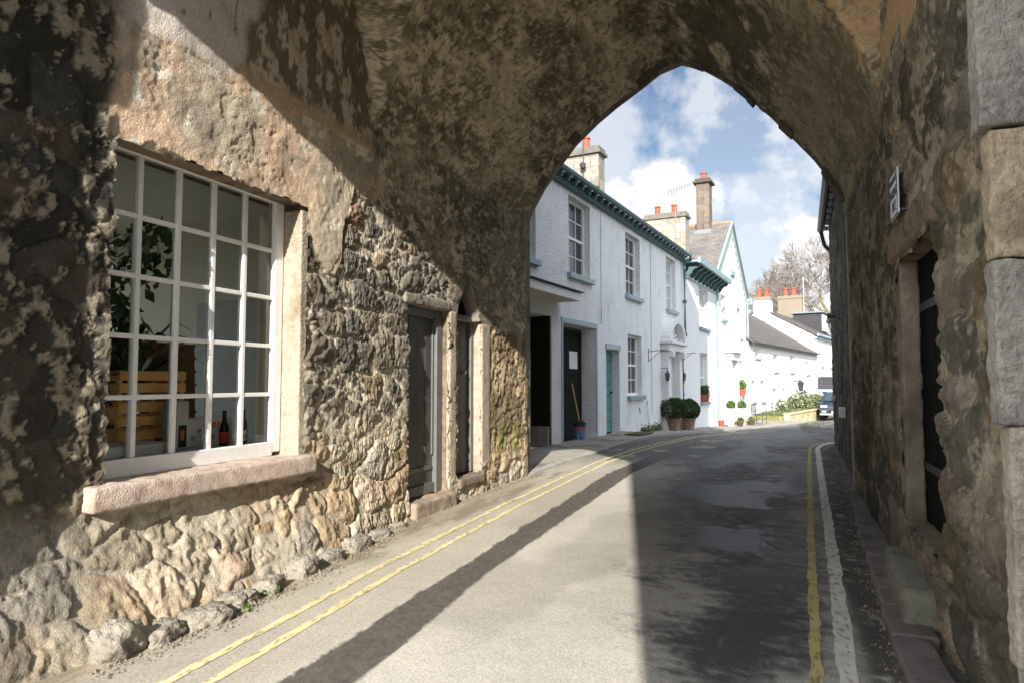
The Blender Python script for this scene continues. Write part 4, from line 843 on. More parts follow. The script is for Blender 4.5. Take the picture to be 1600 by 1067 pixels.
MB().tube([F1.P(6.0, .05, .62), F1.P(6.0, .05, .78)], .012, 6).build('tap', METAL, h1)
MB().tube([F1.P(5.35, .04, .45), F1.P(5.3, .04, .62)], .012, 6).build('tap', METAL, h1)
for s, zb in ((2.35, 2.7), (6.6, .4)): MB().tube([F1.P(s, .02, 5.44), F1.P(s, .02, zb)], .008, 5).build('cable', GREYP, h1)
stackc(h1, F1, 6.2, 6.75, -3.1, -1.45, 6.6, 8.55, ASHC, [(6.47, -1.95), (6.47, -2.6)], ASHC)
MB().tube([F1.P(6.1, -1.9, 7.4), F1.P(6.1, -1.9, 8.7)], .012, 5).lathe([(.08, 0), (.1, .12), (.05, .18)], F1.P(6.05, -1.9, 7.85), 8).build('aerial', METAL, h1)
# ---------------- second house with bracketed cornice
h2o = thing('terraced_house', F1.P(13.5, 0, -.4), 'narrow white house with scrolled green cornice brackets and red pots on its sill', 'house', 'white houses along the street')
holes = [(13.2, 14.9, 3.42, 5.0, .2), (13.2, 14.6, .56, 2.45, .2)]
mb = MB(); facade(mb, F1, 10.6, 16.5, ZB, 5.55, holes); body(mb, F1, 10.6, 16.5, ZB, 5.55, 7.); mb.build('wall', WHITE2, h2o)
for q in holes: sash(h2o, F1, *q[:4], .2, 2, 1, GLASSP, TEALL)
mb = MB(); slab(mb, [F1.P(10.7, .3, 5.68), F1.P(16.6, .3, 5.68), F1.P(16.6, -3.5, 8.25), F1.P(10.7, -3.5, 8.25)]); slab(mb, [F1.P(10.7, -7.2, 5.68), F1.P(16.6, -7.2, 5.68), F1.P(16.6, -3.5, 8.25), F1.P(10.7, -3.5, 8.25)]); mb.build('roof', SLATE, h2o, uvfr=F1)
cor = MB().box(10.85, 16.85, .003, .5, 5.52, 5.60, F1).box(10.82, 16.9, .5, .6, 5.48, 5.68, F1).build('cornice', TEALL, h2o, bevel=.01)
MB().box(10.85, 16.5, .003, .06, 5.02, 5.08, F1).build('string_course', GREYP, h2o, bevel=.01)
br_pts = [(0.003, 5.515), (.48, 5.515), (.5, 5.44), (.42, 5.36), (.33, 5.34), (.25, 5.27), (.2, 5.17), (.1, 5.1), (.003, 5.1)]
b0 = MB().prism([F1.P(11.1, o, z) for o, z in br_pts], [F1.P(11.22, o, z) for o, z in br_pts]).build('bracket', TEAL, cor)
for k in range(1, 9):
    b = b0.copy(); COL.objects.link(b); b.parent = cor; b.location = (d1v[0]*.68*k, d1v[1]*.68*k, 0)
pipe(h2o, F1, 16.4, -.5, 5.5, TEALL, join=(4.2, 2.1, 1.2))
stackc(h2o, F1, 16.3, 16.95, -3.0, -1.2, 6.6, 8.75, ASHC, [(16.6, -2.5), (16.6, -1.75)], ASHC)
an = MB(); A = F1.P(16.2, -1.6, 7.6); B = F1.P(16.2, -1.6, 9.7); an.tube([A, B], .014, 5)
bx = Vector(B); dirb = Vector((.95, .15, .32)).normalized(); an.tube([bx-dirb*.35, bx+dirb*.75], .012, 5)
for k in range(9):
    c = bx-dirb*.3+dirb*(.12*k); up = Vector((.1, -.9, .3)).normalized()*(.3-.018*k); an.tube([c-up, c+up], .007, 4)
an.tube([bx-dirb*.3+Vector((0, 0, -.2)), bx-dirb*.3+Vector((0, 0, .2))], .008, 4)
an.build('aerial', M('aerial_grey', (.2, .2, .2), .5, .1, 20.), h2o)
# ---------------- gabled house
h3 = thing('gabled_house', F1.P(20.5, 0, -.6), 'bright white gabled house with scalloped bargeboards, tall chimney and pedimented doorway', 'house', 'white houses along the street')
G0, G1, GA, GE, GZ = 16.5, 24.5, 20.45, 5.9, 8.85
holes = [(17.7, 18.7, 4.1, 5.2, .15), (21.6, 22.9, 3.5, 5.0, .18), (22.0, 23.1, .62, 2.4, .18), (22.2, 23.1, 2.75, 2.76, .01)]
holes = holes[:3]+[(18.5, 19.5, -.5, 2.25, .3)]
mb = MB(); facade(mb, F1, G0, G1, ZB, GE, holes); body(mb, F1, G0, G1, ZB, GE, 8.)
mb.poly([F1.P(G0, 0, GE), F1.P(G1, 0, GE), F1.P(GA, 0, GZ)]); mb.poly([F1.P(G0, -8, GE), F1.P(G1, -8, GE), F1.P(GA, -8, GZ)]); mb.build('wall', WHITE2, h3)
for q in holes[:3]: sash(h3, F1, *q[:4], .15, 2, 1, GLASSP, TEALL)
MB().box(20.0, 20.9, .003, .09, 6.35, 6.6, F1).build('plaque', TEALL, h3, bevel=.02)
MB().box(18.5, 19.5, -.34, -.3, -.5, 2.2, F1).build('front_door', PAINT, h3, bevel=.01)
dh = MB().box(18.1, 18.48, .003, .3, -.6, 2.3, F1).box(19.52, 19.9, .003, .3, -.6, 2.3, F1).build('door_hood', WHITE2, h3, bevel=.01)
MB().box(18.0, 20.0, .003, .4, 2.31, 2.62, F1).box(17.85, 20.15, .003, .55, 2.625, 2.72, F1).build('entablature', WHITE2, dh, bevel=.01)
pd = [(17.85, 2.725), (20.15, 2.725), (19.0, 3.35)]; MB().prism([F1.P(a, .003, z) for a, z in pd], [F1.P(a, .55, z) for a, z in pd]).build('pediment', WHITE2, dh)
MB().box(18.2, 19.9, .3, .9, -.72, -.42, F1).build('door_step', M('red_tile', srgb(190, 120, 95), .8, .15, 8.), h3, bevel=.01)
mb = MB(); e = .3; sl = (GZ-GE)/(GA-G0)
slab(mb, [F1.P(G0-e, .09, GE-e*sl+.1), F1.P(G0-e, -8.2, GE-e*sl+.1), F1.P(GA, -8.2, GZ+.1), F1.P(GA, .09, GZ+.1)]); slab(mb, [F1.P(G1+e, .09, GE-e*sl+.1), F1.P(G1+e, -8.2, GE-e*sl+.1), F1.P(GA, -8.2, GZ+.1), F1.P(GA, .09, GZ+.1)])
FT = Fr(p0, n1v, d1v); rf = mb.build('roof', SLATE, h3, uvfr=FT)
MB().tube([F1.P(GA, .09, GZ+.12), F1.P(GA, -8.2, GZ+.12)], .09, 8).build('ridge_tiles', M('ridge_clay', srgb(150, 118, 88), .9, .2, 4.), rf)
mb = MB()
for sd in (G0-e, G1+e):
    n = 11; zA = GE-e*sl+.04
    for k in range(n):
        t0, t1 = k/n, (k+1)/n; sa, sb = sd+(GA-sd)*t0, sd+(GA-sd)*t1; za, zb = zA+(GZ+.04-zA)*t0, zA+(GZ+.04-zA)*t1; sm_, zm = (sa+sb)/2, (za+zb)/2
        pts = [(sa, za), (sb, zb), (sb, zb-.30), (sa*.3+sb*.7, zb-.52), (sm_, zm-.62), (sa*.7+sb*.3, za-.56), (sa, za-.30)]
        mb.prism([F1.P(a, .004, z+.08) for a, z in pts], [F1.P(a, .065, z+.08) for a, z in pts])
mb.build('bargeboard', M('pale_green_white', srgb(132, 146, 142), .6, .05, 6.), h3)
mb = MB()
for sd in (G0-e-.03, G1+e+.03): zA = GE-e*sl+.1; mb.prism([F1.P(sd, .066, zA+.0), F1.P(GA, .066, GZ+.08), F1.P(GA, .066, GZ+.17), F1.P(sd, .066, zA+.08)], [F1.P(sd, .13, zA+.0), F1.P(GA, .13, GZ+.08), F1.P(GA, .13, GZ+.17), F1.P(sd, .13, zA+.08)])
mb.box(G1+.05, G1+.32, -.1, .32, GE-.5, GE-.2, F1); mb.build('verge_board', TEALL, h3)
pipe(h3, F1, 24.45, -.7, 5.6, TEALL, join=(4, 2.2))
stackc(h3, F1, 19.85, 20.55, -1.5, -.88, 8.2, 11.15, ASHD, [(20.2, -1.19)], ASHD, cap=.13, ph=.35, pr=.15)
mb = MB(); mb.box(19.75, 20.65, -1.6, -.78, 8.35, 8.6, F1); mb.build('flashing', LEAD, h3)
# ---------------- low white house and the two beyond
p4 = (-1.56, 38.07); F4 = Fr(p4, (.2156, .9765), (.9765, -.2156))
h4 = thing('cottage_row', F4.P(9, 0, -.7), 'low white row with brown slate roof and small sunlit windows behind the garden wall', 'house', 'white houses along the street')
U = [(1.1, 2.3, 2.68, 3.3), (5.3, 6.5, 1.98, 3.0), (9.7, 11.0, 2.0, 3.06), (14.8, 16.2, 1.93, 2.8)]; Lw = [(.4, 1.3, .33, 1.42), (2.2, 3.2, .28, 1.42), (5.0, 6.1, -.33, .95), (12.1, 13.2, -.5, .68), (14.7, 15.8, -.5, .69)]
holes = [(a, b, c, d, .26) for a, b, c, d in U+Lw]+[(7.5, 8.5, -.75, .95, .2)]
mb = MB(); facade(mb, F4, 0, 18.2, -1.6, 3.5, holes); body(mb, F4, 0, 18.2, -1.6, 3.5, 8.4); mb.poly([F4.P(18.2, 0, 3.5), F4.P(18.2, -8.4, 3.5), F4.P(18.2, -4.2, 6.3)]); mb.poly([F4.P(0, 0, 3.5), F4.P(0, -8.4, 3.5), F4.P(0, -4.2, 6.3)]); mb.build('wall', WHITE2, h4)
for q in holes[:-1]: sash(h4, F4, *q[:4], .26, 2, 1, GLASSP, GREYBOX)
MB().box(7.5, 8.5, -.24, -.2, -.75, .95, F4).build('front_door', PAINT, h4)
mb = MB(); slab(mb, [F4.P(-.2, .3, 3.45), F4.P(18.2, .3, 3.45), F4.P(18.2, -4.2, 6.45), F4.P(-.2, -4.2, 6.45)], .1); slab(mb, [F4.P(-.2, -8.7, 3.45), F4.P(18.2, -8.7, 3.45), F4.P(18.2, -4.2, 6.45), F4.P(-.2, -4.2, 6.45)], .1); mb.build('roof', SLATE2, h4, uvfr=F4)
b0 = MB().box(.2, .34, .003, .24, 3.26, 3.36, F4).build('eaves_bracket', GREYBOX, h4)
for k in range(1, 36):
    b = dup(b0, None, None, h4); b.location = (F4.d[0]*.5*k, F4.d[1]*.5*k, 0)
mb = MB(); mb.tube([F4.P(0, .34, 3.40), F4.P(18.3, .34, 3.40)], .05, 8); mb.build('gutter', METAL, h4)
l = MB().tube([F4.P(10.9, .02, 1.4), F4.P(10.9, .4, 1.45)], .04, 6).build('wall_lantern', METAL, h4)
MB().lathe([(.1, 0), (.2, .5), (.22, .52), (.04, .72)], F4.P(10.9, .4, .75), 6).build('lantern_glass', METAL, l)
l = MB().tube([F4.P(11.6, .02, .3), F4.P(11.6, .25, .3)], .03, 6).lathe([(.1, 0), (.15, .35), (.03, .5)], F4.P(11.6, .25, -.1), 6).build('wall_lantern', METAL, h4)
h5 = thing('tall_cottage', F4.P(24, 0, -.9), 'taller white cottage at the far end with slate dormer and two chimney stacks', 'house', 'white houses along the street')
holes = [(20.6, 21.8, 2.6, 3.9, .15), (24.6, 25.8, 2.6, 3.9, .15), (20.8, 22.0, .9, 1.0, .1)][:2]
mb = MB(); facade(mb, F4, 18.22, 36, -1.6, 4.85, holes); body(mb, F4, 18.22, 36, -1.6, 4.85, 7.6); mb.poly([F4.P(18.22, 0, 4.85), F4.P(18.22, -7.6, 4.85), F4.P(18.22, -3.8, 7.0)]); mb.poly([F4.P(36, 0, 4.85), F4.P(36, -7.6, 4.85), F4.P(36, -3.8, 7.0)]); mb.build('wall', WHITE2, h5)
for q in holes: sash(h5, F4, *q[:4], .15, 2, 1, GLASSP, GREYBOX)
mb = MB(); slab(mb, [F4.P(18.1, .25, 4.85), F4.P(36, .25, 4.85), F4.P(36, -3.8, 7.15), F4.P(18.1, -3.8, 7.15)], .1); slab(mb, [F4.P(18.1, -7.8, 4.85), F4.P(36, -7.8, 4.85), F4.P(36, -3.8, 7.15), F4.P(18.1, -3.8, 7.15)], .1); mb.build('roof', SLATE2, h5, uvfr=F4)
mb = MB(); mb.tube([F4.P(18.1, .32, 4.85), F4.P(36, .32, 4.85)], .09, 8); mb.box(18.22, 36, .003, .2, 4.6, 4.76, F4); mb.build('gutter', GREYP, h5)
pipe(h5, F4, 18.4, -.9, 4.7, GREYP)
stack(h5, F4, 18.1, 18.9, -4.35, -3.1, 6.1, 7.95, WHITE2, [(18.5, -4.0), (18.5, -3.45)], ph=.62, pr=.2, cap=.05, capmat=BEIGE)
stack(h5, F4, 28.8, 29.7, -4.9, -2.8, 6.0, 9.2, BEIGE, [(29.2, -4.3), (29.2, -3.6)], ph=.75, pr=.24, cap=.06)
MB().tube([F4.P(29.0, -2.7, 5.9), F4.P(29.0, -2.7, 10.8)], .035, 5).build('aerial', STEEL, h5)
dm = MB().box(26.9, 29.6, -3.2, -.9, 5.3, 7.3, F4).build('dormer', DSLATE, h5, uvfr=F4)
MB().box(26.7, 29.8, -3.4, -.7, 7.3, 7.42, F4).build('dormer_roof', LEAD, dm, bevel=.02)
MB().box(27.05, 29.5, -.9, -.84, 5.75, 7.2, F4).build('dormer_window', PAINT, dm, bevel=.02)
MB().box(27.5, 28.2, -.84, -.82, 5.95, 7.0, F4).box(28.4, 29.1, -.84, -.82, 5.95, 7.0, F4).build('pane', GLASSP, dm)
po = thing('porch', F4.P(19.5, .8, -.9), 'small white lean-to porch with slate gable roof and pale blue fascia beside the car', 'porch')
mb = MB(); mb.box(18.5, 20.5, .0035, 1.5, -1.2, .92, F4); pg = [(18.5, .92), (20.5, .92), (19.5, 1.65)]; mb.prism([F4.P(a, .0035, z) for a, z in pg], [F4.P(a, 1.5, z) for a, z in pg]); mb.build('wall', WHITE2, po)
mb = MB(); slab(mb, [F4.P(18.35, .0035, .85), F4.P(18.35, 1.65, .85), F4.P(19.5, 1.65, 1.75), F4.P(19.5, .0035, 1.75)], .07); slab(mb, [F4.P(20.65, .0035, .85), F4.P(20.65, 1.65, .85), F4.P(19.5, 1.65, 1.75), F4.P(19.5, .0035, 1.75)], .07); mb.build('roof', DSLATE, po, uvfr=F4)
MB().box(18.33, 18.42, .003, 1.66, .64, .8, F4).build('fascia', M('pale_blue_paint', srgb(160, 190, 215), .6, .05, 6.), po)
MB().box(18.47, 18.497, .45, .95, -.15, .72, F4).build('window', GLASSD, po)
# ---------------- dark building on the right beyond the arch
rb = thing('right_house', (3, 13, 0), 'dark stone house on the right beyond the arch with overhanging gutter', 'house')
FRr = Fr((.86, 9.32), (.0265, .99965), (-.99965, .0265))
n = 200; m = 150; uu = np.linspace(0, 6.9, n); ww = np.linspace(-.3, 4.75, m); U_, W_ = np.meshgrid(uu, ww, indexing='ij')
hh, idd, st = stones(U_, W_, 820, .36, .25, .05); c = pal(PALD, idd, .2)*(.7+.7*fbm(U_*7, W_*3, 821, 4))[..., None]
c = mixc(c, srgb(130, 124, 112), sst(.58, .62, fbm(U_*7, W_*1.3, 822, 4))*.6)
Px = FRr.p[0]+FRr.d[0]*U_+FRr.n[0]*hh*.5; Py = FRr.p[1]+FRr.d[1]*U_+FRr.n[1]*hh*.5
np_mesh('wall', np.stack([Px, Py, W_], -1).reshape(-1, 3), gridfaces(n, m), STONEW, rb, col=c.reshape(-1, 3))
mb = MB(); mb.poly([FRr.P(6.9, 0, -.3), FRr.P(6.9, -7, -.3), FRr.P(6.9, -7, 4.75), FRr.P(6.9, -3.5, 7.6), FRr.P(6.9, 0, 4.75)]); mb.poly([FRr.P(0, -7, -.3), FRr.P(6.9, -7, -.3), FRr.P(6.9, -7, 4.75), FRr.P(0, -7, 4.75)]); mb.build('end_wall', TOWERW, rb)
mb = MB(); slab(mb, [FRr.P(0, .22, 4.72), FRr.P(7.05, .22, 4.72), FRr.P(7.05, -3.5, 7.7), FRr.P(0, -3.5, 7.7)]); slab(mb, [FRr.P(0, -7.2, 4.72), FRr.P(7.05, -7.2, 4.72), FRr.P(7.05, -3.5, 7.7), FRr.P(0, -3.5, 7.7)]); mb.build('roof', SLATE2, rb, uvfr=FRr)
MB().tube([FRr.P(0, .16, 4.66), FRr.P(7.1, .16, 4.66)], .075, 10).build('gutter', METAL, rb)
b0 = MB().box(.3, .38, .03, .11, 4.5, 4.58, FRr).build('eaves_bracket', GREYP, rb)
for k in range(1, 12):
    b = dup(b0, None, None, rb); b.location = (FRr.d[0]*.55*k, FRr.d[1]*.55*k, 0)
MB().tube([FRr.P(7.0, .16, 4.6), FRr.P(7.0, .1, 4.3), FRr.P(7.0, -.02, 4.15)], .04, 8).build('downpipe', METAL, rb)
MB().box(2.0, 2.25, .03, .11, .78, .93, FRr).build('meter_box', WHITEBOX, rb, bevel=.008)
MB().box(5.6, 5.75, .02, .09, .95, 1.05, FRr).build('junction_box', WHITEBOX, rb, bevel=.006)
cm = MB().tube([FRr.P(5.0, .0, 2.55), FRr.P(5.0, .09, 2.55)], .02, 8).box(4.85, 5.15, .08, .15, 2.52, 2.6, FRr).build('security_lamp', METAL, rb)
MB().lathe([(.03, 0), (.05, .03), (.045, .08)], FRr.P(5.0, .12, 2.42), 10).build('lamp_lens', WHITEBOX, cm)
# house behind the camera that shades the right half of the road
bh = thing('corner_house', (3.5, -8, 0), 'tall plain stone house on the right behind the viewpoint, shading the road', 'house')
fp = [(.93, -4), (7, -4), (10.2, -12), (3.9, -12)]; MB().prism([(a, b, -.1) for a, b in fp], [(a, b, 9.5) for a, b in fp]).build('wall', TOWERW, bh)
mb = MB(); mb.prism([(3.9, -12, 9.503), (10.2, -12, 9.503), (7, -12, 12)], [(.93, -4, 9.503), (7, -4, 9.503), (4, -4, 12)]); mb.build('roof', SLATE2, bh, uvfr=WORLD)

# ================================================================== STREET OBJECTS
def sphere_pts(c, r, n, shell=.45, lump=.12, seed=0, sq=(1, 1, 1)):
    d = RS.normal(size=(n, 3)); d /= np.linalg.norm(d, axis=1)[:, None]
    k = 1+lump*(fbm(d[:, 0]*2.5+seed, d[:, 1]*2.5+d[:, 2]*2, seed, 3)-.5)*2; rr = r*k*(1-shell*RS.rand(n)**2.2)
    return d*rr[:, None]*np.array(sq)+np.array(c)
def pot_ball(name, loc, label, pr, ph, br, mat=TERRA2, leaf=LEAFB, n=6000, ls=.026, sq=(1.1, 1.1, .86), grp=None):
    t = thing(name, loc, label, 'potted shrub', grp)
    x, y, z = loc
    p = MB().lathe([(pr*.78, 0), (pr*.86, ph*.3), (pr*.96, ph*.84), (pr*1.06, ph*.86), (pr*1.06, ph), (pr*.92, ph), (pr*.9, ph*.9)], loc, 22).build('pot', mat, t, smooth=False)
    MB().lathe([(pr*.9, 0), (pr*.5, .02)], (x, y, z+ph*.92), 14).build('soil', SOIL, p)
    c = (x, y, z+ph+br*.72)
    leaves('foliage', sphere_pts(c, br, n, .3, .16, int(x*100) % 97, sq), ls, leaf, t)
    MB().tube([(x, y, z+ph*.9), (x, y, z+ph+br*.6)], .025, 6).build('stem', BARK, t)
    return t
zp = lambda Y: float(gr(Y))+.07
pot_ball('potted_box_ball', (-3.14, 21.6, zp(21.6)), 'left of two dark box balls in squat terracotta pots by the portico', .255, .38, .40, grp='box balls in terracotta pots')
pot_ball('potted_box_ball', (-2.86, 22.8, zp(22.8)), 'right of two dark box balls in terracotta pots, next to the downpipe', .255, .37, .385, grp='box balls in terracotta pots')
for (x, y, lb) in ((-1.93, 29.2, 'tall white tapered planter with round topiary ball, nearer the downpipe'), (-1.60, 31.0, 'tall white tapered planter with round topiary ball, beside the metal bench')):
    z = zp(y)
    t = thing('tapered_planter', (x, y, z), lb, 'planter', 'white planters by the gabled house door')
    MB().lathe([(.105, 0), (.175, .70), (.175, .73), (.15, .73), (.14, .68)], (x, y, z), sq=True).build('pot', M('white_planter', (.36, .36, .355), .4, .04, 6.), t, bevel=.01)
    leaves('foliage', sphere_pts((x, y, z+.86), .185, 1500, .3, .05, 3), .028, LEAFL, t)
x, y, _ = F1.P(15.6, .3, 0); t = thing('small_pot', (x, y, zp(y)), 'small plain red pot on the pavement beside the pale downpipe', 'pot')
MB().lathe([(.09, 0), (.12, .18), (.135, .18), (.135, .23), (.11, .23), (.10, .2)], (x, y, zp(y)), 16).build('pot', TERRA, t); MB().lathe([(.10, 0), (.05, .01)], (x, y, zp(y)+.19), 12).build('soil', SOIL, t)
for k, (x, y) in enumerate(((-1.62, 30.0), (-1.25, 31.6))):
    z = zp(y)
    t = thing('low_pot', (x, y, z), ('dark low pot of greenery in front of the white planters', 'low green potted plant beside the metal bench')[k], 'potted plant')
    MB().lathe([(.10, 0), (.14, .15), (.14, .18), (.11, .18)], (x, y, z), 14).build('pot', M('dark_pot', (.06, .045, .035), .8, .2, 12.), t); leaves('foliage', sphere_pts((x, y, z+.22), .14, 350, .5, .2, k), .05, LEAFG, t)
for k in range(3):
    s = 13.45+k*.42; x, y, _ = F1.P(s, -.02, 0); z = .56
    t = thing('sill_pot', (x, y, z), ('nearest red pot of spiky dark plants on the ground floor sill', 'middle red pot of spiky dark plants on the ground floor sill', 'farthest red pot of spiky dark plants on the ground floor sill')[k], 'potted plant', 'red pots on the sill')
    MB().lathe([(.10, 0), (.13, .22), (.15, .22), (.15, .28), (.12, .28)], (x, y, z), 14).build('pot', TERRA, t)
    pts = np.array([(x+random.gauss(0, .06), y+random.gauss(0, .07), z+.26+random.uniform(0, .34)) for _ in range(320)]); leaves('foliage', pts, .06, LEAFB, t, .25, up=1.5)
x, y, _ = F1.P(22.5, .02, 0); t = thing('sill_pot', (x, y, .62), 'single red pot with light green plant on the gabled house sill', 'potted plant', 'red pots on the sill')
MB().lathe([(.14, 0), (.2, .28), (.22, .28), (.22, .36), (.18, .36)], (x, y, .62), 14).build('pot', TERRA, t); leaves('foliage', sphere_pts((x, y, 1.18), .24, 500, .5, .15, 9), .06, LEAFL, t)
# broom and tin in the garage doorway
bx, by, _ = F1.P(1.2, -.06, 0)
t = thing('broom', (bx, by, .03), 'wooden broom with long pale handle leaning in the garage doorway', 'broom')
a = F1.P(1.25, -.05, .1); b = F1.P(1.35, -.34, 1.28); MB().tube([a, b], .014, 8).build('handle', BROOM, t)
mb = MB(); A = Vector(a); mb.box(1.1, 1.4, -.08, -.02, .06, .11, F1); mb.build('head', BROOM, t); MB().box(1.11, 1.39, -.075, -.025, .0, .06, F1).build('bristles', METAL, t)
tx, ty, _ = F1.P(.92, .02, 0); t = thing('paint_tin', (tx, ty, .03), 'blue and white metal tin with dark lid at the foot of the broom', 'tin')
MB().lathe([(.125, 0), (.13, .01), (.128, .30), (.132, .31)], (tx, ty, .03), 20).build('can', TIN, t); MB().lathe([(.134, 0), (.134, .09), (.10, .1), (.09, .13)], (tx, ty, .342), 20).build('lid', BLACKL, t); MB().lathe([(.1305, 0), (.1305, .05)], (tx, ty, .29), 20).build('label_band', RED, t)
# door mat, drain and pavement bits
o = MB().box(2.85, 3.85, .42, .85, .03, .062, F1).build('door_mat', M('coir', srgb(86, 74, 48), .95, .3, 30., .8, 120.), None, loc=F1.P(3.3, .6, .04), bevel=.01); tag(o, 'brown coir mat on the pavement in front of the teal door', 'door mat')
# metal bench
x, y = -.95, 32.6; z = zp(y)
t = thing('metal_bench', (x, y, z), 'thin black metal garden bench on the pavement beyond the planters', 'bench')
FB = Fr((x, y), d1v, n1v); mb = MB()
for s in (-.65, .65): MB().tube([FB.P(s, .22, z), FB.P(s, .22, z+.62), FB.P(s, -.2, z+.62)], .016, 6).build('leg', METAL, t); MB().tube([FB.P(s, -.2, z), FB.P(s, -.25, z+.9)], .016, 6).build('leg', METAL, t)
mb = MB(); [mb.box(-.66, .66, -.2+.11*k, -.12+.11*k, z+.42, z+.44, FB) for k in range(4)]; mb.build('seat', METAL, t)
mb = MB().tube([FB.P(-.65, -.25, z+.88), FB.P(.65, -.25, z+.88)], .014, 6)
for k in range(9): mb.tube([FB.P(-.56+.14*k, -.21, z+.44), FB.P(-.56+.14*k, -.25, z+.88)], .007, 5)
mb.build('backrest', METAL, t)
# garden wall, verge, shrubs
gw = MB().box(.6, 17.6, 1.55, 1.85, -1.4, -.36, F4).box(.55, 17.65, 1.5, 1.9, -.36, -.30, F4).build('garden_wall', GARWALL, None, loc=F4.P(9, 1.7, -.9), bevel=.02); tag(gw, 'low pale stone garden wall in front of the far white cottages', 'wall')
vg = MB().box(.4, 17.8, .05, 1.55, -1.3, -.42, F4).build('verge', VERGE, None); struct(vg)
pts = np.array([F4.P(random.uniform(.6, 17.5), random.uniform(.2, 1.5), -.40+random.uniform(0, .12)) for _ in range(5000)]); gg = leaves('grass', pts, .08, LEAFG, None, .2, 1.2); gg['kind'] = 'stuff'; gg['label'] = 'rough grass behind the low garden wall'
for s, o, r, lb, lm in ((8.6, .9, .66, 'large grey green flowering shrub behind the low garden wall', LEAFG), (13.2, .9, .6, 'rounded olive shrub behind the garden wall near the car', LEAFG), (3.2, .9, .5, 'sparse spiky plant behind the garden wall near the bench', LEAFG), (11.8, .4, .42, 'slim dark upright shrub against the white cottage wall', LEAFB)):
    x, y, _ = F4.P(s, o, 0); t = thing('shrub', (x, y, -.45), lb, 'shrub', 'shrubs behind the garden wall')
    hz = 1.5 if lm is LEAFB else 1.
    leaves('foliage', sphere_pts((x, y, -.45+r*.8*hz), r, 1300 if r > .55 else 300, .8, .35, int(s*7), (1.1, 1.1, .85*hz) if lm is LEAFG else (.5, .5, 1.8)), .085, lm, t)
    mb = MB(); [mb.tube([(x, y, -.45), (x+random.uniform(-.4, .4)*r, y+random.uniform(-.4, .4)*r, -.45+r)], .015, 4) for _ in range(6)]; mb.build('stem', BARK, t)
    if s == 8.6: leaves('blossom', sphere_pts((x, y, -.45+r*.8), r*.95, 160, .3, .3, 5), .06, M('pale_petal', srgb(226, 214, 206), .6, .1, 9.), t)
# small weeds at the foot of the left wall
for (x, y, lb) in ((-2.93, 3.42, 'tiny bright green weed at the foot of the stone wall, by the yellow lines'), (-2.86, 3.13, 'low pale weed tuft between wall stones and road, nearer the boulder')):
    t = thing('weed', (x, y, .01), lb, 'weed'); leaves('foliage', np.array([(x+random.gauss(0, .02), y+random.gauss(0, .03), .015+random.uniform(0, .03)) for _ in range(26)]), .012, LEAFL, t)
# weeds at the base of the first house
t = thing('weed', F1.P(6.3, .15, -.1), 'straggly green weeds along the foot of the white pebbledash wall', 'weed')
leaves('foliage', np.array([F1.P(random.uniform(5.4, 7.4), abs(random.gauss(.06, .06)), float(gr(20.5))+.06+abs(random.gauss(0, .1))) for _ in range(500)]), .035, LEAFG, t)
# car
cx_, cy_ = 3.25, 46.6; cz_ = float(gr(cy_))
car = thing('parked_car', (cx_, cy_, cz_), 'dark blue sport utility car facing the camera, half hidden by the right wall', 'car')
FC = Fr((cx_, cy_), (-.12, -.9928), (.9928, -.12))   # forward towards camera
prof_c = [(-2.2, .35), (2.15, .35), (2.25, .55), (2.2, .85), (2.0, 1.0), (1.05, 1.1), (.45, 1.62), (-1.5, 1.66), (-2.15, 1.15), (-2.25, .7)]
def carx(a, z, side): 
    w = .92 if z < 1.05 else .92-.2*(z-1.05)/.6; return FC.P(a, side*w, cz_+z)
MB().prism([carx(a, z, -1) for a, z in prof_c], [carx(a, z, 1) for a, z in prof_c]).build('body', CARP, car, bevel=.05)
mb = MB(); mb.prism([FC.P(1.06, -.74, cz_+1.13), FC.P(1.06, .74, cz_+1.13), FC.P(.53, .62, cz_+1.57), FC.P(.53, -.62, cz_+1.57)], [FC.P(1.10, -.74, cz_+1.15), FC.P(1.10, .74, cz_+1.15), FC.P(.57, .62, cz_+1.59), FC.P(.57, -.62, cz_+1.59)]); mb.build('windscreen', CARG, car)
for sd in (-1, 1):
    MB().prism([FC.P(.85, sd*.93, cz_+1.1), FC.P(-1.7, sd*.93, cz_+1.1), FC.P(-1.4, sd*.84, cz_+1.56), FC.P(.4, sd*.84, cz_+1.56)], [FC.P(.85, sd*.945, cz_+1.1), FC.P(-1.7, sd*.945, cz_+1.1), FC.P(-1.4, sd*.855, cz_+1.56), FC.P(.4, sd*.855, cz_+1.56)]).build('side_window', CARG, car)
    MB().box(2.14, 2.235, min(sd*.5, sd*.86), max(sd*.5, sd*.86), cz_+.78, cz_+.9, FC).build('headlight', LAMPG, car, bevel=.02)
    MB().box(2.2, 2.262, min(sd*.55, sd*.8), max(sd*.55, sd*.8), cz_+.5, cz_+.58, FC).build('fog_light', LAMPG, car, bevel=.01)
    MB().box(.75, .95, min(sd*.95, sd*1.15), max(sd*.95, sd*1.15), cz_+1.08, cz_+1.24, FC).build('mirror', CARP, car, bevel=.03)
    for a in (1.4, -1.45):
        wv = MB().tube([FC.P(a, sd*.70, cz_+.35), FC.P(a, sd*.94, cz_+.35)], .35, 24).build('wheel', RUBBER, car)
        MB().tube([FC.P(a, sd*.93, cz_+.35), FC.P(a, sd*.955, cz_+.35)], .22, 16).build('rim', STEEL, wv)
MB().box(2.2, 2.262, -.48, .48, cz_+.62, cz_+.8, FC).build('grille', METAL, car, bevel=.01)
MB().box(2.255, 2.275, -.26, .26, cz_+.46, cz_+.57, FC).build('number_plate', WHITEBOX, car)
MB().box(2.19, 2.27, -.9, .9, cz_+.33, cz_+.43, FC).build('bumper', GREYBOX, car, bevel=.01)

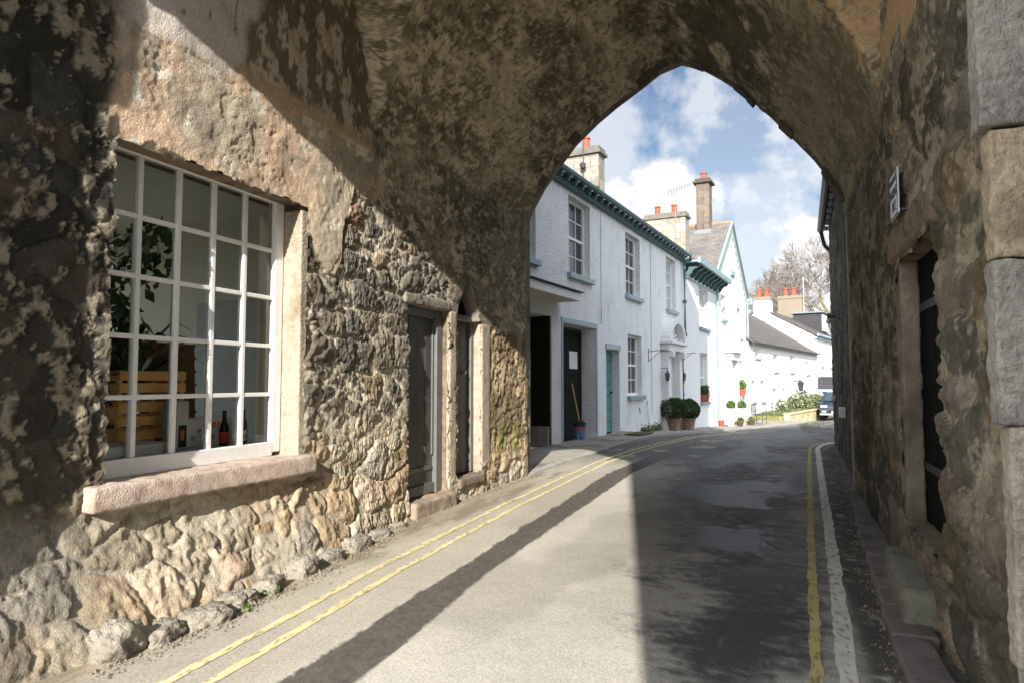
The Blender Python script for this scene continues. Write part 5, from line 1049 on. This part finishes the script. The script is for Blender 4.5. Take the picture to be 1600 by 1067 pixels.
# ---- items behind the gatehouse window
def on_board(x, y): return (x, y, .856)
t = thing('wooden_crate', on_board(-4.05, 3.4), 'slatted pine crate standing in the stone wall window', 'crate')
mb = MB(); x0, x1, y0, y1 = -4.22, -3.90, 3.12, 3.64
for z in (.93, 1.02, 1.11, 1.235, 1.315): mb.box(x1-.012, x1, y0, y1, z, z+.062); mb.box(x0, x0+.012, y0, y1, z, z+.062)
mb.build('slats', WOODL, t, bevel=.003)
for (xa, ya) in ((x1-.035, y0+.002), (x1-.035, y1-.032), (x0+.013, y0+.002), (x0+.013, y1-.032)): MB().box(xa, xa+.022, ya, ya+.03, .86, 1.38).build('post', WOODL, t, bevel=.003)
mb = MB()
for z in (.93, 1.07, 1.21, 1.31): mb.box(x0+.012, x1-.012, y1-.012, y1, z, z+.07); mb.box(x0+.012, x1-.012, y0, y0+.012, z, z+.07)
mb.build('end_slats', WOODL, t, bevel=.003)
t = thing('wicker_panel', on_board(-4.35, 3.95), 'brown woven panel leaning behind the crate in the window', 'panel')
mb = MB(); A = [(-4.3, 3.62, .86), (-4.3, 4.12, .86), (-4.5, 4.28, 1.60), (-4.5, 3.78, 1.60)]; mb.prism(A, [(x-.02, y, z) for x, y, z in A]); mb.build('weave', WOODD, t, bevel=.004)
mb = MB(); [mb.tube([(-4.295-.2*k/7, 3.62+.16*k/7, .86+.74*k/7), (-4.295-.2*k/7, 4.12+.16*k/7, .86+.74*k/7)], .012, 6) for k in range(8)]; mb.build('rail', WOODD, t)
t = thing('gift_box', on_board(-3.72, 3.42), 'tall grey and white bottle carton with dark label in the window', 'box')
MB().box(-3.80, -3.70, 3.36, 3.48, .857, 1.18).build('carton', GREYBOX, t, bevel=.003); MB().box(-3.699, -3.697, 3.385, 3.48, .87, 1.175).build('front_panel', WHITEBOX, t)
MB().box(-3.6965, -3.695, 3.40, 3.465, .875, 1.02).build('window_label', BLACKL, t); MB().box(-3.6945, -3.6935, 3.415, 3.445, .92, .99).build('motif', ORANGE, t)
t = thing('printed_box', on_board(-3.85, 3.75), 'long white printed carton lying behind the bottles in the window', 'box')
MB().box(-3.95, -3.80, 3.56, 3.98, .857, 1.05).build('carton', WHITEBOX, t, bevel=.004)
mb = MB(); [mb.box(-3.7995, -3.798, 3.6+.06*k, 3.63+.06*k, .9+.05*(k % 3), .93+.05*(k % 3)) for k in range(6)]; mb.build('print', GREYBOX, t)
MB().box(-3.7985, -3.797, 3.78, 3.82, .98, 1.02).box(-3.7985, -3.797, 3.83, 3.86, .985, 1.02).build('print_motif', ORANGE, t)
def bottle(x, y, label, lm, txt=None):
    t = thing('beer_bottle', on_board(x, y), label, 'bottle', 'brown bottles in the window')
    MB().lathe([(.030, 0), (.031, .01), (.031, .12), (.024, .155), (.013, .18), (.013, .225), (.015, .23), (.015, .245), (.01, .247)], (x, y, .856), 18).build('glass', BOTTLE, t, smooth=True)
    MB().lathe([(.0316, 0), (.0316, .075)], (x, y, .876), 18).build('label', lm, t)
    if txt: text(txt, .035, (x+.0325, y-.004, .913), (R(90), 0, R(90)), NAVY, t)
bottle(-3.70, 3.975, 'brown bottle with white lettered label beside the right window jamb', WHITEBOX, 'AN'); bottle(-3.755, 4.045, 'brown bottle with red label half behind the white labelled one', RED); bottle(-3.70, 3.80, 'brown bottle with red label next to the last glazing bar', RED); bottle(-3.68, 2.72, 'brown bottle with red label in the bottom left pane', RED)
t = thing('red_packet', on_board(-3.66, 2.67), 'small red printed packet in the bottom left corner of the window', 'packet'); MB().box(-3.70, -3.64, 2.63, 2.69, .857, .96).build('packet', RED, t, bevel=.003)
t = thing('cloth', on_board(-3.9, 3.1), 'pale grey sheet draped along the window board', 'cloth'); MB().box(-4.3, -3.63, 2.75, 3.3, .857, .925).build('fold', WHITEBOX, t, bevel=.02)
def plant(loc, label, n, r, hz, leaf, ls, pot=True, asp=.4):
    t = thing('house_plant', loc, label, 'plant', 'plants behind the window'); x, y, z = loc
    if pot: MB().lathe([(.09, 0), (.12, .2), (.13, .22), (.1, .22)], loc, 16).build('pot', METAL, t)
    pts = sphere_pts((x, y, z+.22+hz*.5), r, n, .95, .35, int(y*10), (.8, 1., hz/(2*r))); leaves('foliage', pts, ls, leaf, t, asp)
    mb = MB(); [mb.tube([(x, y, z+.2), (x+random.uniform(-.5, .5)*r, y+random.uniform(-.5, .5)*r, z+.2+hz*random.uniform(.4, .8))], .006, 4) for _ in range(9)]; mb.build('stem', LEAFD, t)
plant((-4.15, 3.0, .86), 'bushy dark green house plant in the left of the window', 1300, .42, 1.0, LEAFD, .05)
t = thing('palm_plant', (-4.4, 3.5, .86), 'arching palm behind the pine crate in the window', 'plant', 'plants behind the window'); x, y, z = -4.4, 3.5, .86
MB().lathe([(.09, 0), (.12, .2), (.13, .22), (.1, .22)], (x, y, z), 16).build('pot', METAL, t)
mb = MB()
for k in range(54):
    a = random.uniform(0, 6.28); L = random.uniform(.5, .85); h_ = random.uniform(.35, .75); w_ = .022; d = Vector((math.cos(a), math.sin(a), 0)); sd = Vector((-d.y, d.x, 0))*w_
    c0 = Vector((x, y, z+.2)); c1 = c0+d*L*.3+Vector((0, 0, h_*.7)); c2 = c0+d*L*.6+Vector((0, 0, h_)); c3 = c0+d*L*.85+Vector((0, 0, h_*.85))
    mb.poly([c0-sd*.3, c0+sd*.3, c1+sd, c1-sd]); mb.poly([c1-sd, c1+sd, c2+sd*.9, c2-sd*.9]); mb.poly([c2-sd*.9, c2+sd*.9, c3])
mb.build('frond', LEAFD, t)
t = thing('hanging_plant', (-4.3, 3.55, 2.3), 'trailing plant hanging near the top of the window', 'plant', 'plants behind the window'); MB().lathe([(.06, 0), (.1, .14), (.11, .15)], (-4.3, 3.55, 2.2), 14).build('pot', GREYBOX, t); leaves('foliage', sphere_pts((-4.3, 3.55, 2.22), .22, 150, .9, .4, 4, (1, 1, 1.3)), .05, LEAFD, t); MB().tube([(-4.3, 3.55, 2.35), (-4.3, 3.55, 2.95)], .004, 4).build('cord', METAL, t)

# ---- bare trees
def bare_tree(name, loc, H, spread, label, seed, trunkm, twigm, depth=6, fork=.30):
    rnd = random.Random(seed); t = thing(name, loc, label, 'tree', 'bare trees behind the far houses')
    tr = MB(); tw = MB()
    def grow(p, d, L, r, lev):
        n = 3; pts = [p]; rs = [r]; q = p.copy(); dd = d.copy()
        for k in range(n):
            dd = (dd+Vector((rnd.gauss(0, .10), rnd.gauss(0, .10), rnd.gauss(.03, .05)))).normalized(); q = q+dd*(L/n); pts.append(q.copy()); rs.append(max(r*(1-.3*(k+1)/n), .021))
        (tr if lev < 3 else tw).tube(pts, rs, 7 if lev < 2 else (5 if lev < 4 else 3), cap=False)
        if lev >= depth: return
        m = 3
        for k in range(m):
            a = rnd.uniform(0, 6.28); an = rnd.uniform(.3, .75) if k else rnd.uniform(.08, .3)
            ax = dd.cross(Vector((math.cos(a), math.sin(a), .3))).normalized()
            nd_ = (dd*math.cos(an)+ax*math.sin(an)); nd_ = Vector((nd_.x*spread, nd_.y*spread, nd_.z+.06)).normalized()
            st_ = pts[-1] if k < 2 else pts[-2]
            grow(st_, nd_, L*rnd.uniform(.62, .84), rs[-1]*(.82 if k == 0 else rnd.uniform(.5, .7)), lev+1)
    grow(Vector(loc), Vector((0, 0, 1)), H*fork, H*.026, 0)
    tr.build('trunk', trunkm, t); tw.build('crown', twigm, t); return t
bare_tree('bare_tree', (7.6, 87, -1), 24, 1.3, 'big bare spreading tree rising behind the far chimneys', 5, BARK, TWIG, 8, .25)
bt = bare_tree('bare_tree', (-3.5, 112, -1), 17, 1.2, 'pale hazy bare tree just right of the gable, behind the red chimney pots', 9, TWIGP, TWIGP, 6, .27)
for (x, y, lb) in ((3, 122, 'hazy bare tree low behind the beige chimney stack'), (9.5, 118, 'hazy bare tree behind the dormer, below the big tree')): dup(bt, (x, y, -1), lb)
ev = thing('ivy_tree', (7.6, 78, -1), 'ivy clad yellow green tree trunk beside the dark right wall', 'tree', 'bare trees behind the far houses')
MB().tube([(7.6, 78, -1), (7.7, 78, 6), (7.4, 78, 9)], [.4, .3, .1], 8).build('trunk', BARK, ev); leaves('foliage', sphere_pts((7.6, 78, 5.6), 1.6, 900, .8, .3, 2, (.8, .8, 2.2)), .2, LEAFG, ev)

# ================================================================== CAMERA, LIGHT, SKY
cam = bpy.data.cameras.new('camera'); co = bpy.data.objects.new('camera', cam); COL.objects.link(co); S.camera = co
cam.lens = 24.0; cam.sensor_width = 36; cam.clip_start = .05; cam.clip_end = 2000
co.location = (0, 0, 1.3); co.rotation_euler = (R(90)+math.atan(64/1067), 0, R(21.49))
AZ, EL = R(12.2), R(25.7)
D = Vector((-math.sin(AZ)*math.cos(EL), math.cos(AZ)*math.cos(EL), -math.sin(EL)))
sl = bpy.data.lights.new('sun', 'SUN'); so = bpy.data.objects.new('sun', sl); COL.objects.link(so); so.rotation_euler = D.to_track_quat('-Z', 'Y').to_euler()
sl.energy = 4.3; sl.angle = R(.5); sl.color = (1, .96, .90); so.location = (3, -12, 15)
Wd = bpy.data.worlds.new('World'); S.world = Wd; Wd.use_nodes = True; nt = Wd.node_tree; L = nt.links.new
bg = nt.nodes['Background']; sky = nd(nt, 'ShaderNodeTexSky', sky_type='NISHITA'); sky.sun_disc = False; sky.sun_elevation = EL; sky.sun_rotation = math.atan2(-D.x, -D.y); sky.air_density = 1.; sky.dust_density = .6; sky.ozone_density = 1.6
tc = nd(nt, 'ShaderNodeTexCoord'); out = sky.outputs[0]
def math_n(op, a, b=None, clamp=False):
    n = nd(nt, 'ShaderNodeMath', operation=op); n.use_clamp = clamp
    for k, v in enumerate((a, b)):
        if v is None: continue
        if hasattr(v, 'is_linked'): L(v, n.inputs[k])
        else: n.inputs[k].default_value = v
    return n.outputs[0]
def pxdir(x, y):
    a = (x-800)/1067.; b = (533.5-y)/1067.; p = math.atan(64/1067); yw = R(21.49); fw = math.cos(p)-b*math.sin(p); up = math.sin(p)+b*math.cos(p)
    return Vector((a*math.cos(yw)-fw*math.sin(yw), a*math.sin(yw)+fw*math.cos(yw), up)).normalized()
nz = nd(nt, 'ShaderNodeTexNoise', Scale=15., Detail=9., Roughness=.54); L(tc.outputs['Generated'], nz.inputs['Vector'])
nzs = nd(nt, 'ShaderNodeTexNoise', Scale=5.5, Detail=8., Roughness=.6, Distortion=.4); mp = nd(nt, 'ShaderNodeMapping'); mp.inputs['Scale'].default_value = (1, 1, 2.2); L(tc.outputs['Generated'], mp.inputs['Vector']); L(mp.outputs[0], nzs.inputs['Vector'])
acc = None   # cumulus banks, each a patch of sky direction broken up by noise
for (x, y, rx, w) in ((1035, 318, .060, 1.0), (985, 335, .05, .9), (1200, 322, .045, .5), (1255, 330, .03, .4), (1290, 405, .06, 1.0), (1250, 440, .05, .9), (1180, 430, .06, .6), (960, 190, .06, .22), (1130, 260, .09, .2), (700, 200, .3, .6), (1600, 300, .25, .7), (300, 300, .3, .6)):
    c = pxdir(x, y); vm = nd(nt, 'ShaderNodeVectorMath', operation='DISTANCE'); L(tc.outputs['Generated'], vm.inputs[0]); vm.inputs[1].default_value = c
    r = math_n('MULTIPLY', vm.outputs['Value'], 1/rx); e = math_n('SUBTRACT', 1.35, r); e = math_n('ADD', e, math_n('MULTIPLY', math_n('SUBTRACT', nz.outputs['Fac'], .5), 2.6)); e = math_n('MULTIPLY', e, 2.2, True); e = math_n('MULTIPLY', e, w)
    acc = e if acc is None else math_n('MAXIMUM', acc, e)
wisp = nd(nt, 'ShaderNodeMapRange'); wisp.inputs['From Min'].default_value = .5; wisp.inputs['From Max'].default_value = .78; wisp.inputs['To Max'].default_value = .28; L(nzs.outputs['Fac'], wisp.inputs['Value'])
acc = math_n('MAXIMUM', acc, wisp.outputs[0])
lum = nd(nt, 'ShaderNodeMapRange'); lum.inputs['From Min'].default_value = .3; lum.inputs['From Max'].default_value = .7; lum.inputs['To Min'].default_value = 7.8; lum.inputs['To Max'].default_value = 8.8; L(nz.outputs['Fac'], lum.inputs['Value'])
cc = nd(nt, 'ShaderNodeCombineColor'); L(lum.outputs[0], cc.inputs[0]); L(math_n('MULTIPLY', lum.outputs[0], 1.0), cc.inputs[1]); L(math_n('MULTIPLY', lum.outputs[0], 1.02), cc.inputs[2])
sep = nd(nt, 'ShaderNodeMix', data_type='RGBA'); L(acc, sep.inputs[0]); L(out, sep.inputs[6]); L(cc.outputs[0], sep.inputs[7])
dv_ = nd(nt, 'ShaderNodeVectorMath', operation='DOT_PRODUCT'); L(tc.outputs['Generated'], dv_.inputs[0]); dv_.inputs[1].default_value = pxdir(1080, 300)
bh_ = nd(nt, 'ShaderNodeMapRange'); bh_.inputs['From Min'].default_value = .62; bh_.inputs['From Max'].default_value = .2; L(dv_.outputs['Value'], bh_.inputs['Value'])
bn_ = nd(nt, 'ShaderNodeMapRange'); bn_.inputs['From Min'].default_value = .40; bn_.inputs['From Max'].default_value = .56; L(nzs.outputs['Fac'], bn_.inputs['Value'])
brk = math_n('MULTIPLY', bh_.outputs[0], bn_.outputs[0])   # extra-bright cloud added outside the view to lift light in the shaded areas
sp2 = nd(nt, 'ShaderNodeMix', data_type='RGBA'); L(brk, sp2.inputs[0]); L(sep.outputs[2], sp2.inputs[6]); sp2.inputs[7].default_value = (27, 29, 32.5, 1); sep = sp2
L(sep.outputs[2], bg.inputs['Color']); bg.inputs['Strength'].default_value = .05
S.view_settings.view_transform = 'Standard'; S.view_settings.look = 'None'; S.view_settings.gamma = 1; S.view_settings.exposure = 1.3
S.cycles.use_denoising = True; S.cycles.max_bounces = 10; S.cycles.diffuse_bounces = 6; S.cycles.transparent_max_bounces = 12; S.cycles.sample_clamp_indirect = 8
